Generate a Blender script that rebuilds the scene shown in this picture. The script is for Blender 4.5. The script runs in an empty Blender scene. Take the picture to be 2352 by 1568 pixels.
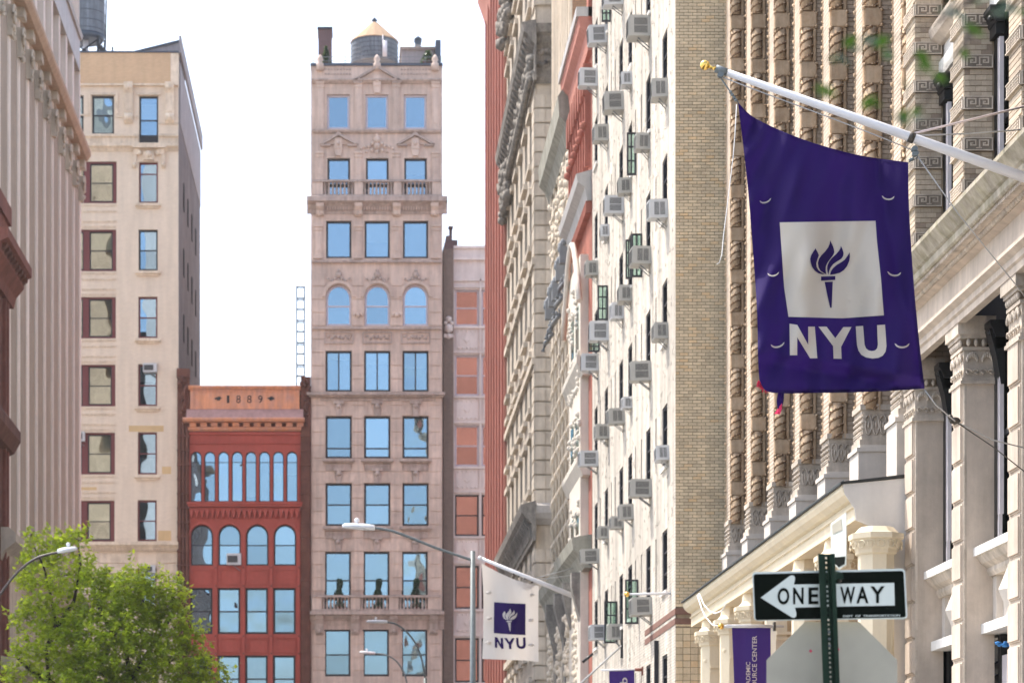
import bpy, bmesh, math, random
from mathutils import Vector, Matrix, noise
random.seed(7)
SC = bpy.context.scene
COL = SC.collection
# ------------------------------------------------------------------ camera
# photo measured on a 2352 x 1568 grid; the street's vanishing point is (820, 1940), focal length 5553 of its pixels
F, CX, HY, EYE = 5553.0, 820.0, 1940.0, 1.6
cam = bpy.data.cameras.new('camera'); camo = bpy.data.objects.new('camera', cam); COL.objects.link(camo)
camo.location = (0, 0, EYE); camo.rotation_euler = (math.pi/2, 0, 0)
cam.sensor_width = 36.0; cam.lens = 36.0*F/2352
cam.shift_x = (1176-CX)/2352; cam.shift_y = (HY-784)/2352
cam.clip_start = 0.1; cam.clip_end = 3000
cam.dof.use_dof = True; cam.dof.focus_distance = 25.5; cam.dof.aperture_fstop = 3.9
SC.camera = camo
# ------------------------------------------------------------------ sky and sun
SUN = Vector((-0.41, 0.31, 0.86)).normalized()
world = bpy.data.worlds.new('World'); SC.world = world; world.use_nodes = True
nt = world.node_tree; bg = nt.nodes['Background']
sky = nt.nodes.new('ShaderNodeTexSky'); sky.sky_type = 'NISHITA'; sky.sun_disc = False
sky.sun_elevation = math.asin(SUN.z); sky.sun_rotation = math.atan2(SUN.x, SUN.y)
sky.air_density = 1.0; sky.dust_density = 3.0; sky.ozone_density = 1.2; sky.altitude = 10
hs = nt.nodes.new('ShaderNodeHueSaturation'); hs.inputs['Saturation'].default_value = .8; nt.links.new(sky.outputs[0], hs.inputs['Color']); nt.links.new(hs.outputs[0], bg.inputs[0]); bg.inputs[1].default_value = 0.15
sun = bpy.data.lights.new('sun', 'SUN'); sun.energy = 2.0; sun.angle = math.radians(0.53); sun.color = (1.0, 0.94, 0.85)
suno = bpy.data.objects.new('sun', sun); COL.objects.link(suno)
suno.rotation_euler = SUN.to_track_quat('Z', 'Y').to_euler(); suno.location = (-20, 30, 60)
SC.view_settings.view_transform = 'Standard'; SC.view_settings.look = 'None'
SC.view_settings.exposure = 1.56; SC.view_settings.gamma = 1.0; SC.view_settings.use_curve_mapping = False
SC.cycles.max_bounces = 8; SC.cycles.transparent_max_bounces = 12; SC.cycles.caustics_reflective = False

# ------------------------------------------------------------------ measuring helpers
def wx(x, Y): return (x-CX)*Y/F
def wz(y, Y): return EYE+(HY-y)*Y/F
def P(x, y, Y): return Vector((wx(x, Y), Y, wz(y, Y)))

# ------------------------------------------------------------------ materials
def nmat(name):
    m = bpy.data.materials.new(name); m.use_nodes = True
    n = m.node_tree.nodes; b = n['Principled BSDF']; return m, n, m.node_tree.links, b
def plain(name, c, rough=.6, metal=0.0, spec=.4, var=0.06, scale=4):
    m, n, l, b = nmat(name)
    b.inputs['Roughness'].default_value = rough; b.inputs['Metallic'].default_value = metal
    b.inputs['Specular IOR Level'].default_value = spec
    g = n.new('ShaderNodeNewGeometry'); t = n.new('ShaderNodeTexNoise'); t.inputs['Scale'].default_value = scale; t.inputs['Detail'].default_value = 5
    l.new(g.outputs['Position'], t.inputs['Vector'])
    mr = n.new('ShaderNodeMapRange'); mr.inputs['From Min'].default_value = .3; mr.inputs['From Max'].default_value = .7
    mr.inputs['To Min'].default_value = 1-var; mr.inputs['To Max'].default_value = 1+var; l.new(t.outputs[0], mr.inputs[0])
    v = n.new('ShaderNodeVectorMath'); v.operation = 'SCALE'; v.inputs[0].default_value = c; l.new(mr.outputs[0], v.inputs['Scale'])
    l.new(v.outputs[0], b.inputs['Base Color']); return m
def stone(name, c, var=.14, scale=1.2, streak=.18, rough=.88, bump=.25, bscale=14, c2=None, c2amt=.5, rnd=.1, island=False):
    m, n, l, b = nmat(name)
    b.inputs['Roughness'].default_value = rough; b.inputs['Specular IOR Level'].default_value = .25
    g = n.new('ShaderNodeNewGeometry')
    def nz(sc, vec=None, det=6):
        t = n.new('ShaderNodeTexNoise'); t.inputs['Scale'].default_value = sc; t.inputs['Detail'].default_value = det; t.inputs['Roughness'].default_value = .62
        if vec:
            mp = n.new('ShaderNodeMapping'); mp.inputs['Scale'].default_value = vec; l.new(g.outputs['Position'], mp.inputs[0]); l.new(mp.outputs[0], t.inputs['Vector'])
        else: l.new(g.outputs['Position'], t.inputs['Vector'])
        return t.outputs[0]
    def rng(s, a, bb, lo=.28, hi=.72):
        mr = n.new('ShaderNodeMapRange'); mr.inputs['From Min'].default_value = lo; mr.inputs['From Max'].default_value = hi
        mr.inputs['To Min'].default_value = a; mr.inputs['To Max'].default_value = bb; l.new(s, mr.inputs[0]); return mr.outputs[0]
    def mul(a, bb, op='MULTIPLY'):
        x = n.new('ShaderNodeMath'); x.operation = op; l.new(a, x.inputs[0])
        if hasattr(bb, 'links'): l.new(bb, x.inputs[1])
        else: x.inputs[1].default_value = bb
        return x.outputs[0]
    f = mul(rng(nz(scale), 1-var, 1+var), rng(nz(1.0, (5, 5, .35)), 1-streak, 1+streak*.6))
    f = mul(f, rng(nz(scale*9), 1-var*.5, 1+var*.5))
    oi = n.new('ShaderNodeObjectInfo'); r = oi.outputs['Random']
    if island: r = mul(mul(r, g.outputs['Random Per Island'], 'ADD'), 1.0, 'MODULO')
    rr = n.new('ShaderNodeMapRange'); rr.inputs['To Min'].default_value = 1-rnd; rr.inputs['To Max'].default_value = 1+rnd; l.new(r, rr.inputs[0])
    f = mul(f, rr.outputs[0])
    if c2:
        mx = n.new('ShaderNodeMix'); mx.data_type = 'RGBA'; mx.inputs['A'].default_value = (*c, 1); mx.inputs['B'].default_value = (*c2, 1)
        if island:
            cr = n.new('ShaderNodeMapRange'); cr.inputs['From Min'].default_value = 1-c2amt; cr.inputs['From Max'].default_value = 1.0; l.new(r, cr.inputs[0]); l.new(cr.outputs[0], mx.inputs['Factor'])
        else: l.new(rng(nz(scale*2.3, (1, 1, .6)), 0, c2amt, .42, .68), mx.inputs['Factor'])
        base = mx.outputs['Result']
    v = n.new('ShaderNodeVectorMath'); v.operation = 'SCALE'; l.new(f, v.inputs['Scale'])
    if c2: l.new(base, v.inputs[0])
    else: v.inputs[0].default_value = c
    l.new(v.outputs[0], b.inputs['Base Color'])
    bp = n.new('ShaderNodeBump'); bp.inputs['Strength'].default_value = bump; bp.inputs['Distance'].default_value = .03
    l.new(nz(bscale), bp.inputs['Height']); l.new(bp.outputs[0], b.inputs['Normal']); return m
def brickmat(name, c1, c2, mortar, plane='YZ', bw=.21, bh=.07, bump=.5, streak=.15):
    m, n, l, b = nmat(name)
    b.inputs['Roughness'].default_value = .9; b.inputs['Specular IOR Level'].default_value = .2
    g = n.new('ShaderNodeNewGeometry'); s = n.new('ShaderNodeSeparateXYZ'); cb = n.new('ShaderNodeCombineXYZ'); l.new(g.outputs['Position'], s.inputs[0])
    l.new(s.outputs['X' if plane == 'XZ' else 'Y'], cb.inputs[0]); l.new(s.outputs['Z'], cb.inputs[1])
    t = n.new('ShaderNodeTexBrick'); t.inputs['Scale'].default_value = 1; t.inputs['Brick Width'].default_value = bw; t.inputs['Row Height'].default_value = bh
    t.inputs['Mortar Size'].default_value = bh*.09; t.inputs['Color1'].default_value = (*c1, 1); t.inputs['Color2'].default_value = (*c2, 1); t.inputs['Mortar'].default_value = (*mortar, 1)
    l.new(cb.outputs[0], t.inputs['Vector'])
    mp = n.new('ShaderNodeMapping'); mp.inputs['Scale'].default_value = (2.5, 2.5, .3); l.new(g.outputs['Position'], mp.inputs[0])
    z = n.new('ShaderNodeTexNoise'); z.inputs['Scale'].default_value = 1; z.inputs['Detail'].default_value = 7; l.new(mp.outputs[0], z.inputs['Vector'])
    mr = n.new('ShaderNodeMapRange'); mr.inputs['From Min'].default_value = .3; mr.inputs['From Max'].default_value = .7; mr.inputs['To Min'].default_value = 1-streak; mr.inputs['To Max'].default_value = 1+streak*.7; l.new(z.outputs[0], mr.inputs[0])
    v = n.new('ShaderNodeVectorMath'); v.operation = 'SCALE'; l.new(t.outputs['Color'], v.inputs[0]); l.new(mr.outputs[0], v.inputs['Scale']); l.new(v.outputs[0], b.inputs['Base Color'])
    bp = n.new('ShaderNodeBump'); bp.inputs['Strength'].default_value = bump; bp.inputs['Distance'].default_value = .012; bp.invert = True
    l.new(t.outputs['Fac'], bp.inputs['Height']); l.new(bp.outputs[0], b.inputs['Normal']); return m
def glassmat(name, base=.34, tint=(.55, .76, .94), trans=(.75, .8, .8), wav=.12, wsc=.5):
    m = bpy.data.materials.new(name); m.use_nodes = True; n = m.node_tree.nodes; l = m.node_tree.links
    n.remove(n['Principled BSDF']); out = n['Material Output']
    g = n.new('ShaderNodeBsdfGlossy'); g.inputs['Color'].default_value = (*tint, 1); g.inputs['Roughness'].default_value = .01
    t = n.new('ShaderNodeBsdfTransparent'); t.inputs['Color'].default_value = (*trans, 1)
    fr = n.new('ShaderNodeFresnel'); fr.inputs['IOR'].default_value = 1.5
    mr = n.new('ShaderNodeMapRange'); mr.inputs['From Min'].default_value = .04; mr.inputs['From Max'].default_value = 1; mr.inputs['To Min'].default_value = base; mr.inputs['To Max'].default_value = 1; l.new(fr.outputs[0], mr.inputs[0]); oi = n.new('ShaderNodeObjectInfo'); rb = n.new('ShaderNodeMapRange'); rb.inputs['To Min'].default_value = base*.78; rb.inputs['To Max'].default_value = base*1.25; l.new(oi.outputs['Random'], rb.inputs[0]); l.new(rb.outputs[0], mr.inputs['To Min'])
    mx = n.new('ShaderNodeMixShader'); l.new(mr.outputs[0], mx.inputs[0]); l.new(t.outputs[0], mx.inputs[1]); l.new(g.outputs[0], mx.inputs[2]); l.new(mx.outputs[0], out.inputs[0])
    ge = n.new('ShaderNodeNewGeometry'); z = n.new('ShaderNodeTexNoise'); z.inputs['Scale'].default_value = wsc; z.inputs['Detail'].default_value = 1; l.new(ge.outputs['Position'], z.inputs['Vector'])
    bp = n.new('ShaderNodeBump'); bp.inputs['Strength'].default_value = wav; bp.inputs['Distance'].default_value = .25; l.new(z.outputs[0], bp.inputs['Height']); l.new(bp.outputs[0], g.inputs['Normal'])
    return m
def cloth(name, c, trans=.35, rough=.8):
    m = bpy.data.materials.new(name); m.use_nodes = True; n = m.node_tree.nodes; l = m.node_tree.links
    b = n['Principled BSDF']; b.inputs['Base Color'].default_value = (*c, 1); b.inputs['Roughness'].default_value = rough; b.inputs['Specular IOR Level'].default_value = .2
    t = n.new('ShaderNodeBsdfTranslucent'); t.inputs['Color'].default_value = (*c, 1)
    mx = n.new('ShaderNodeMixShader'); mx.inputs[0].default_value = trans; l.new(b.outputs[0], mx.inputs[1]); l.new(t.outputs[0], mx.inputs[2]); l.new(mx.outputs[0], n['Material Output'].inputs[0])
    g = n.new('ShaderNodeNewGeometry'); w = n.new('ShaderNodeTexNoise'); w.inputs['Scale'].default_value = 9; w.inputs['Detail'].default_value = 4
    mp = n.new('ShaderNodeMapping'); mp.inputs['Scale'].default_value = (1, 1, .45); mp.inputs['Rotation'].default_value = (0, .5, 0); l.new(g.outputs['Position'], mp.inputs[0]); l.new(mp.outputs[0], w.inputs['Vector'])
    bp = n.new('ShaderNodeBump'); bp.inputs['Strength'].default_value = .22; bp.inputs['Distance'].default_value = .02; l.new(w.outputs[0], bp.inputs['Height']); l.new(bp.outputs[0], b.inputs['Normal'])
    return m
M = {}
M['fluted_brick'] = stone('greyish_beige_brick', (.44, .365, .295), var=.1, scale=1, streak=.1, bscale=30, rnd=.05); M['fin'] = stone('pale_stone_fin', (.86, .77, .7), var=.06, streak=.1); M['ochre_l'] = stone('ochre_stained_cornice', (.5, .36, .26), var=.12); M['brown_lt'] = stone('red_brown_terracotta', (.2, .075, .055), var=.25, streak=.2)
M['asphalt'] = stone('asphalt', (.06, .06, .06)); M['concrete'] = stone('concrete', (.36, .35, .33))
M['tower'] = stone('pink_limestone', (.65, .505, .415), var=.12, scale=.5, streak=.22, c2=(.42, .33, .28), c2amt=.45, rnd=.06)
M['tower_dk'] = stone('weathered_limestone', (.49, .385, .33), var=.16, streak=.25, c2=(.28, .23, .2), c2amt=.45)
M['slate'] = plain('dark_metal_coping', (.06, .075, .1), .5)
M['frame_dark'] = plain('dark_window_paint', (.022, .022, .028), .45)
M['frame_maroon'] = plain('maroon_window_paint', (.15, .034, .034), .5)
M['frame_white'] = plain('pale_window_paint', (.7, .65, .66), .5)
M['frame_lav'] = plain('lavender_grey_paint', (.58, .52, .56), .5)
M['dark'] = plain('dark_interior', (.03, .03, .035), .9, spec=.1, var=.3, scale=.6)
M['glass'] = glassmat('window_glass', wav=.05); M['glass_wavy'] = glassmat('wavy_window_glass', wav=.13, wsc=.7); M['glass_dark'] = glassmat('dark_window_glass', base=.06)
M['glass_clear'] = glassmat('clear_window_glass', base=.25, wav=.16, tint=(.95, .93, .84), trans=(.85, .9, .88))
M['glass_green'] = glassmat('greenish_glass', base=.3, tint=(.78, .92, .9), trans=(.55, .72, .66))
M['glass_neutral'] = glassmat('neutral_window_glass', base=.38, tint=(1, .93, .88), wav=.09)
M['blind'] = plain('roller_blind_cloth', (.7, .66, .56), .9, spec=.1)
M['curtain'] = plain('white_curtain', (.72, .68, .62), .9, spec=.1, var=.15, scale=3)
M['tan'] = brickmat('tan_painted_brick', (.76, .63, .49), (.71, .585, .455), (.69, .565, .44), 'XZ', .22, .075, .25, .08)
M['tan_stone'] = stone('tan_trim_stone', (.74, .61, .47), var=.1, streak=.15, c2=(.4, .29, .19), c2amt=.45)
M['ochre'] = brickmat('ochre_brick', (.66, .45, .27), (.6, .4, .24), (.58, .42, .28), 'XZ', .22, .075, .25, .08)
M['patch'] = stone('yellow_patched_brick', (.6, .42, .22), var=.08, streak=.05)
M['dk_side'] = stone('grey_side_brick', (.15, .13, .135), var=.25, scale=.4, streak=.3)
M['grey_stucco'] = stone('grey_stucco', (.3, .28, .29), var=.12)
M['red'] = stone('red_painted_iron', (.39, .08, .058), var=.14, scale=.6, streak=.08, bump=.08, rough=.6, rnd=.02)
M['brown'] = stone('brown_terracotta', (.135, .055, .04), var=.25, scale=1.2, streak=.2, bump=.5, c2=(.22, .1, .06), c2amt=.4)
M['copper'] = stone('copper_sheet', (.66, .29, .155), var=.1, scale=.8, streak=.2, rough=.42, bump=.06, c2=(.42, .25, .22), c2amt=.6)
M['copper_roof'] = stone('dull_copper_roof', (.42, .25, .22), var=.12, scale=.8, streak=.2, rough=.5, bump=.1)
M['black'] = plain('black_paint', (.012, .012, .013), .4)
M['white_tc'] = stone('pale_pink_terracotta', (.76, .665, .61), var=.06, scale=.7, streak=.1, c2=(.5, .38, .33), c2amt=.3)
M['chim'] = brickmat('brown_grey_brick', (.21, .155, .125), (.17, .125, .1), (.24, .2, .17), 'XZ', .22, .075, .4)
M['chim_dk'] = brickmat('purple_brown_brick', (.15, .085, .085), (.12, .07, .07), (.25, .2, .2), 'XZ', .22, .09, .4)
M['redfin'] = stone('salmon_red_terracotta', (.46, .2, .155), var=.1, scale=.8, streak=.12)
M['lime'] = stone('beige_limestone', (.6, .525, .43), var=.14, scale=.6, streak=.22, c2=(.36, .3, .24), c2amt=.45)
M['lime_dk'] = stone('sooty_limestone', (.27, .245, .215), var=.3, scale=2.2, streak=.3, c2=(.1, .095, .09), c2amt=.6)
M['cream'] = stone('cream_terracotta', (.64, .55, .44), var=.14, scale=1, streak=.2, c2=(.44, .34, .23), c2amt=.4)
M['olive'] = stone('mossy_grey_cornice', (.3, .285, .235), var=.2, scale=1.5, streak=.3)
M['or_brick'] = brickmat('orange_tan_brick', (.46, .29, .17), (.4, .25, .14), (.3, .2, .13), 'XZ', .2, .075, .5)
M['red_br'] = stone('red_brick_and_terracotta', (.34, .125, .09), var=.2, scale=2, streak=.2, bump=.5)
M['greymetal'] = stone('grey_painted_metal', (.44, .415, .39), var=.1, rough=.5, bump=.05)
M['iron'] = plain('weathered_grey_iron', (.2, .21, .22), .55)
M['wbrick'] = brickmat('white_brick', (.62, .56, .48), (.54, .485, .41), (.37, .33, .28), 'YZ', .2, .062, 1.0, .3)
M['sbrick'] = stone('tan_grey_brick', (.71, .575, .385), var=.14, scale=1.2, streak=.12, c2=(.64, .46, .26), c2amt=.16, rnd=.15, island=True, bump=.4, bscale=40)
M['mortar'] = stone('dark_mortar', (.3, .235, .16), var=.15, scale=6, streak=.1)
M['band'] = stone('dark_red_brick', (.2, .11, .085), island=True)
M['terra'] = stone('brown_stained_terracotta', (.57, .42, .28), var=.16, scale=3, streak=.3, c2=(.42, .25, .13), c2amt=.6, bscale=30, rnd=.1)
M['fbrick'] = stone('sunlit_pier_brick', (.56, .46, .36), var=.1, scale=4, streak=.12, rnd=.1, island=True, bscale=40)  # pier brick with the sun on the street fronts put into its colour
M['terra_dk'] = stone('shadow_toned_terracotta_rope', (.26, .165, .095), var=.2, scale=6, streak=.2)  # rope shadows of the twisted columns painted in as a darker tone
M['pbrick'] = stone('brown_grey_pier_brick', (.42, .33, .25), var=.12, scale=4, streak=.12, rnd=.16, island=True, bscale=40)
M['gbrick'] = stone('buff_pier_brick', (.54, .45, .34), var=.14, scale=3, streak=.2, rnd=.16, island=True, bscale=40, c2=(.26, .2, .15), c2amt=.35)
M['gstone'] = stone('grey_carved_stone', (.58, .5, .41), var=.16, scale=2.5, streak=.3, c2=(.3, .25, .2), c2amt=.45, bscale=30)
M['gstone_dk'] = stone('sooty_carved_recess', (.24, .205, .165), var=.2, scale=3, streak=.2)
M['gstone_pl'] = stone('warm_smooth_stone', (.58, .49, .4), var=.1, scale=1.3, streak=.2, c2=(.38, .31, .25), c2amt=.4, bscale=30, bump=.12)
M['moss'] = stone('mossy_cornice_stone', (.42, .37, .29), var=.2, scale=2, streak=.35, c2=(.22, .2, .1), c2amt=.6, bscale=30)
M['plinth'] = stone('pale_plinth_stone', (.62, .56, .49), var=.08, scale=1.5, streak=.12, rnd=.03, bump=.1)
M['paint_cream'] = stone('cream_paint', (.72, .62, .45), var=.05, scale=2, streak=.07, bump=.06, rough=.6, rnd=.02)
M['bay'] = stone('cream_bay_paint', (.6, .54, .46), var=.1, scale=2, streak=.15)
M['paint_white'] = stone('off_white_stucco', (.64, .61, .57), var=.05, scale=2, streak=.07, bump=.06, rough=.7)
M['roofing'] = plain('black_roofing', (.03, .032, .03), .7)
M['sill'] = stone('white_painted_sill', (.76, .73, .68), var=.05, scale=4, streak=.08, bump=.1)
M['ac'] = plain('air_conditioner_casing', (.4, .385, .35), .5); M['ac_w'] = plain('white_casing', (.54, .54, .54), .45)
M['grille'] = plain('dark_grille', (.055, .055, .055), .6)
M['pole'] = plain('white_enamel_pole', (.66, .65, .66), .28, spec=.5, var=.04); M['galv'] = plain('galvanised_steel', (.15, .17, .172), .5, metal=.25, var=.12, scale=12)
M['lampgrey'] = plain('pale_lamp_housing', (.72, .74, .78), .35); M['lampbrown'] = plain('dark_brown_lamp_paint', (.07, .055, .05), .4)
M['gold'] = plain('gold_leaf', (.85, .55, .14), .14, metal=1.0, var=.03); M['bronze'] = plain('dark_bronze', (.07, .06, .05), .4, metal=.5)
M['cable'] = plain('steel_cable', (.4, .39, .38), .5); M['cable_w'] = plain('pale_stay_wire', (.72, .6, .58), .5); M['rope'] = plain('white_rope', (.8, .78, .74), .8)
M['purple'] = cloth('purple_cloth', (.017, .004, .085), .2); M['flagwhite'] = cloth('ivory_cloth', (.7, .63, .53), .3)
M['wflag'] = cloth('white_flag_cloth', (.7, .66, .62), .4); M['pink'] = cloth('pink_frayed_thread', (.8, .06, .16), .4); M['banner'] = cloth('banner_vinyl', (.045, .02, .15), .15)
M['blackcloth'] = cloth('black_cloth', (.03, .03, .033), .1)
M['sign_g'] = plain('sign_black', (.003, .005, .003), .7, spec=.05, var=.1, scale=6); M['sign_w'] = plain('sign_white_sheeting', (.6, .63, .57), .5, var=.04); M['alu'] = plain('bare_aluminium', (.37, .34, .27), .6, metal=.2, var=.13, scale=3)
M['post'] = plain('green_post_paint', (.009, .024, .013), .6, spec=.15, var=.25, scale=9)
M['tankwood'] = stone('grey_tank_staves', (.19, .21, .235), var=.18, scale=1.2, streak=.35, rnd=.12)
M['tanktop'] = stone('tan_tank_roof', (.42, .28, .175), var=.1, scale=.8, streak=.12)
M['bark'] = stone('dark_bark', (.05, .038, .03), var=.3, scale=5, streak=.2, bump=.8)
M['shrub'] = plain('dark_shrub_leaves', (.028, .06, .028), .7, var=.35, scale=5)
def leafmat(name, c, tr, mixf=.4):
    m = bpy.data.materials.new(name); m.use_nodes = True; n = m.node_tree.nodes; l = m.node_tree.links; b = n['Principled BSDF']
    g = n.new('ShaderNodeNewGeometry'); mr = n.new('ShaderNodeMapRange'); mr.inputs['To Min'].default_value = .65; mr.inputs['To Max'].default_value = 1.35; l.new(g.outputs['Random Per Island'], mr.inputs[0])
    v = n.new('ShaderNodeVectorMath'); v.operation = 'SCALE'; v.inputs[0].default_value = c; l.new(mr.outputs[0], v.inputs['Scale']); l.new(v.outputs[0], b.inputs['Base Color'])
    b.inputs['Roughness'].default_value = .3; b.inputs['Specular IOR Level'].default_value = .6
    t = n.new('ShaderNodeBsdfTranslucent'); v2 = n.new('ShaderNodeVectorMath'); v2.operation = 'SCALE'; v2.inputs[0].default_value = tr; l.new(mr.outputs[0], v2.inputs['Scale']); l.new(v2.outputs[0], t.inputs['Color'])
    mx = n.new('ShaderNodeMixShader'); mx.inputs[0].default_value = mixf; l.new(b.outputs[0], mx.inputs[1]); l.new(t.outputs[0], mx.inputs[2]); l.new(mx.outputs[0], n['Material Output'].inputs[0]); return m
M['leaf'] = leafmat('tree_leaf', (.15, .205, .024), (.72, .84, .05), .52); M['leaf_near'] = leafmat('near_leaf', (.022, .05, .01), (.05, .11, .012), .4)

# ------------------------------------------------------------------ mesh builder
WO = {}
class Fr:
    def __init__(s, kind, c): s.kind, s.c = kind, c
    def T(s, u, v, w):
        if s.kind == 'F': return (u, s.c-w, v)      # facade facing the camera
        if s.kind == 'R': return (s.c-w, u, v)      # right-hand street wall, u runs away from the camera
        if s.kind == 'L': return (s.c+w, u, v)      # left-hand street wall
        return (u, v, w)
    def D(s, u, v, w):
        a = s.T(u, v, w); b = s.T(0, 0, 0); return (a[0]-b[0], a[1]-b[1], a[2]-b[2])
ID = Fr('I', 0)
def thing(name, label, cat, loc, group=None, kind=None):
    o = bpy.data.objects.new(name, None); COL.objects.link(o); o.location = loc; o.empty_display_size = .2
    tag(o, label, cat, group, kind); WO[o.name] = Vector(loc); return o
def tag(o, label=None, cat=None, group=None, kind=None):
    if label: o['label'] = label
    if cat: o['category'] = cat
    if group: o['group'] = group
    if kind: o['kind'] = kind
    return o
def inst(name, me, parent=None, at=(0, 0, 0), rot=None):
    o = bpy.data.objects.new(name, me); COL.objects.link(o); at = Vector(at); WO[o.name] = at
    if parent: o.parent = parent; o.location = at-WO[parent.name]
    else: o.location = at
    if rot: o.rotation_euler = rot
    return o
class MB:
    def __init__(s, fr=ID, rel=None): s.v = []; s.f = []; s.m = []; s.fr = fr; s.sm = []; s.st = []
    def p(s, u, v, w): s.v.append(s.fr.T(u, v, w)); return len(s.v)-1
    def face(s, ids, m=0, sm=False): s.f.append(ids); s.m.append(m); s.sm.append(sm)
    def quad(s, pts, m=0): s.face([s.p(*q) for q in pts], m)
    def box(s, u0, u1, v0, v1, w0, w1, m=0):
        i = len(s.v); s.st.append((i, len(s.f)))
        for w in (w0, w1):
            for v in (v0, v1):
                for u in (u0, u1): s.p(u, v, w)
        for q in ((0, 1, 3, 2), (4, 6, 7, 5), (0, 4, 5, 1), (2, 3, 7, 6), (0, 2, 6, 4), (1, 5, 7, 3)): s.face([i+k for k in q], m)
    def prism(s, poly, w0, w1, m=0):               # polygon in (u,v) pushed out along w
        i = len(s.v); s.st.append((i, len(s.f))); n = len(poly)
        for w in (w0, w1):
            for (u, v) in poly: s.p(u, v, w)
        s.face([i+k for k in range(n)], m); s.face([i+n+k for k in range(n)], m)
        for k in range(n): s.face([i+k, i+(k+1) % n, i+n+(k+1) % n, i+n+k], m)
    def prof(s, prof, u0, u1, m=0):                # closed (w,v) profile run along u
        i = len(s.v); s.st.append((i, len(s.f))); n = len(prof)
        for u in (u0, u1):
            for (w, v) in prof: s.p(u, v, w)
        s.face([i+k for k in range(n)], m); s.face([i+n+k for k in range(n)], m)
        for k in range(n): s.face([i+k, i+(k+1) % n, i+n+(k+1) % n, i+n+k], m)
    def tube(s, pts, r, n=8, m=0, cap=True):       # world-space tube
        pts = [Vector(q) for q in pts]; rs = r if isinstance(r, (list, tuple)) else [r]*len(pts); rings = []
        for k, q in enumerate(pts):
            d = (pts[min(k+1, len(pts)-1)]-pts[max(k-1, 0)]).normalized(); a = d.orthogonal().normalized() if abs(d.z) > .95 else d.cross(Vector((0, 0, 1))).normalized(); b = d.cross(a)
            ring = []
            for j in range(n):
                t = 2*math.pi*j/n; c = q+(a*math.cos(t)+b*math.sin(t))*rs[k]; s.v.append(tuple(c)); ring.append(len(s.v)-1)
            rings.append(ring)
        for k in range(len(rings)-1):
            for j in range(n): s.face([rings[k][j], rings[k][(j+1) % n], rings[k+1][(j+1) % n], rings[k+1][j]], m, True)
        if cap: s.face(rings[0][::-1], m); s.face(rings[-1], m)
    def lathe(s, prof, c, n=16, m=0, sm=True, ph=0):  # world-space lathe about z; prof = (r, z) from bottom to top
        rings = []
        for (r, z) in prof:
            ring = []
            for j in range(n):
                t = 2*math.pi*j/n+ph; s.v.append((c[0]+r*math.cos(t), c[1]+r*math.sin(t), c[2]+z)); ring.append(len(s.v)-1)
            rings.append(ring)
        for k in range(len(rings)-1):
            for j in range(n): s.face([rings[k][j], rings[k][(j+1) % n], rings[k+1][(j+1) % n], rings[k+1][j]], m, sm)
        s.face(rings[0][::-1], m); s.face(rings[-1], m)
    def ball(s, c, r, n=8, m=0, sq=(1, 1, 1)):     # world-space ball
        i = len(s.v); h = max(3, n//2)
        for a in range(h+1):
            th = math.pi*a/h
            for b in range(n):
                ph = 2*math.pi*b/n; s.v.append((c[0]+r*sq[0]*math.sin(th)*math.cos(ph), c[1]+r*sq[1]*math.sin(th)*math.sin(ph), c[2]+r*sq[2]*math.cos(th)))
        for a in range(h):
            for b in range(n): s.face([i+a*n+b, i+a*n+(b+1) % n, i+(a+1)*n+(b+1) % n, i+(a+1)*n+b], m, True)
    def blob(s, u, v, w, r, m=0, sq=(1, 1, 1)): s.ball(s.fr.T(u, v, w), r, 6, m, sq)
    def mesh(s, name, mats, org=(0, 0, 0)):
        me = bpy.data.meshes.new(name); ox, oy, oz = org
        me.from_pydata([(a-ox, b-oy, c-oz) for a, b, c in s.v], [], s.f)
        for mm in (mats if isinstance(mats, (list, tuple)) else [mats]): me.materials.append(mm)
        me.polygons.foreach_set('material_index', s.m); me.polygons.foreach_set('use_smooth', s.sm)
        bm = bmesh.new(); bm.from_mesh(me); bmesh.ops.recalc_face_normals(bm, faces=bm.faces); bm.to_mesh(me); bm.free(); me.update(); return me
    def build(s, name, mats, parent=None, kind=None, at=None):
        org = Vector(at) if at is not None else (WO[parent.name] if parent else Vector((0, 0, 0)))
        o = inst(name, s.mesh(name, mats, org), parent, org)
        if kind: o['kind'] = kind
        return o
def _each(s, name, mats, parent=None):              # every piece an object of its own
    ends = s.st[1:]+[(len(s.v), len(s.f))]
    for (i, a), (j, b) in zip(s.st, ends):
        q = MB(); q.v = s.v[i:j]; q.f = [[k-i for k in f] for f in s.f[a:b]]; q.m = s.m[a:b]; q.sm = s.sm[a:b]; q.build(name, mats, parent)
MB.each = _each
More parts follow.
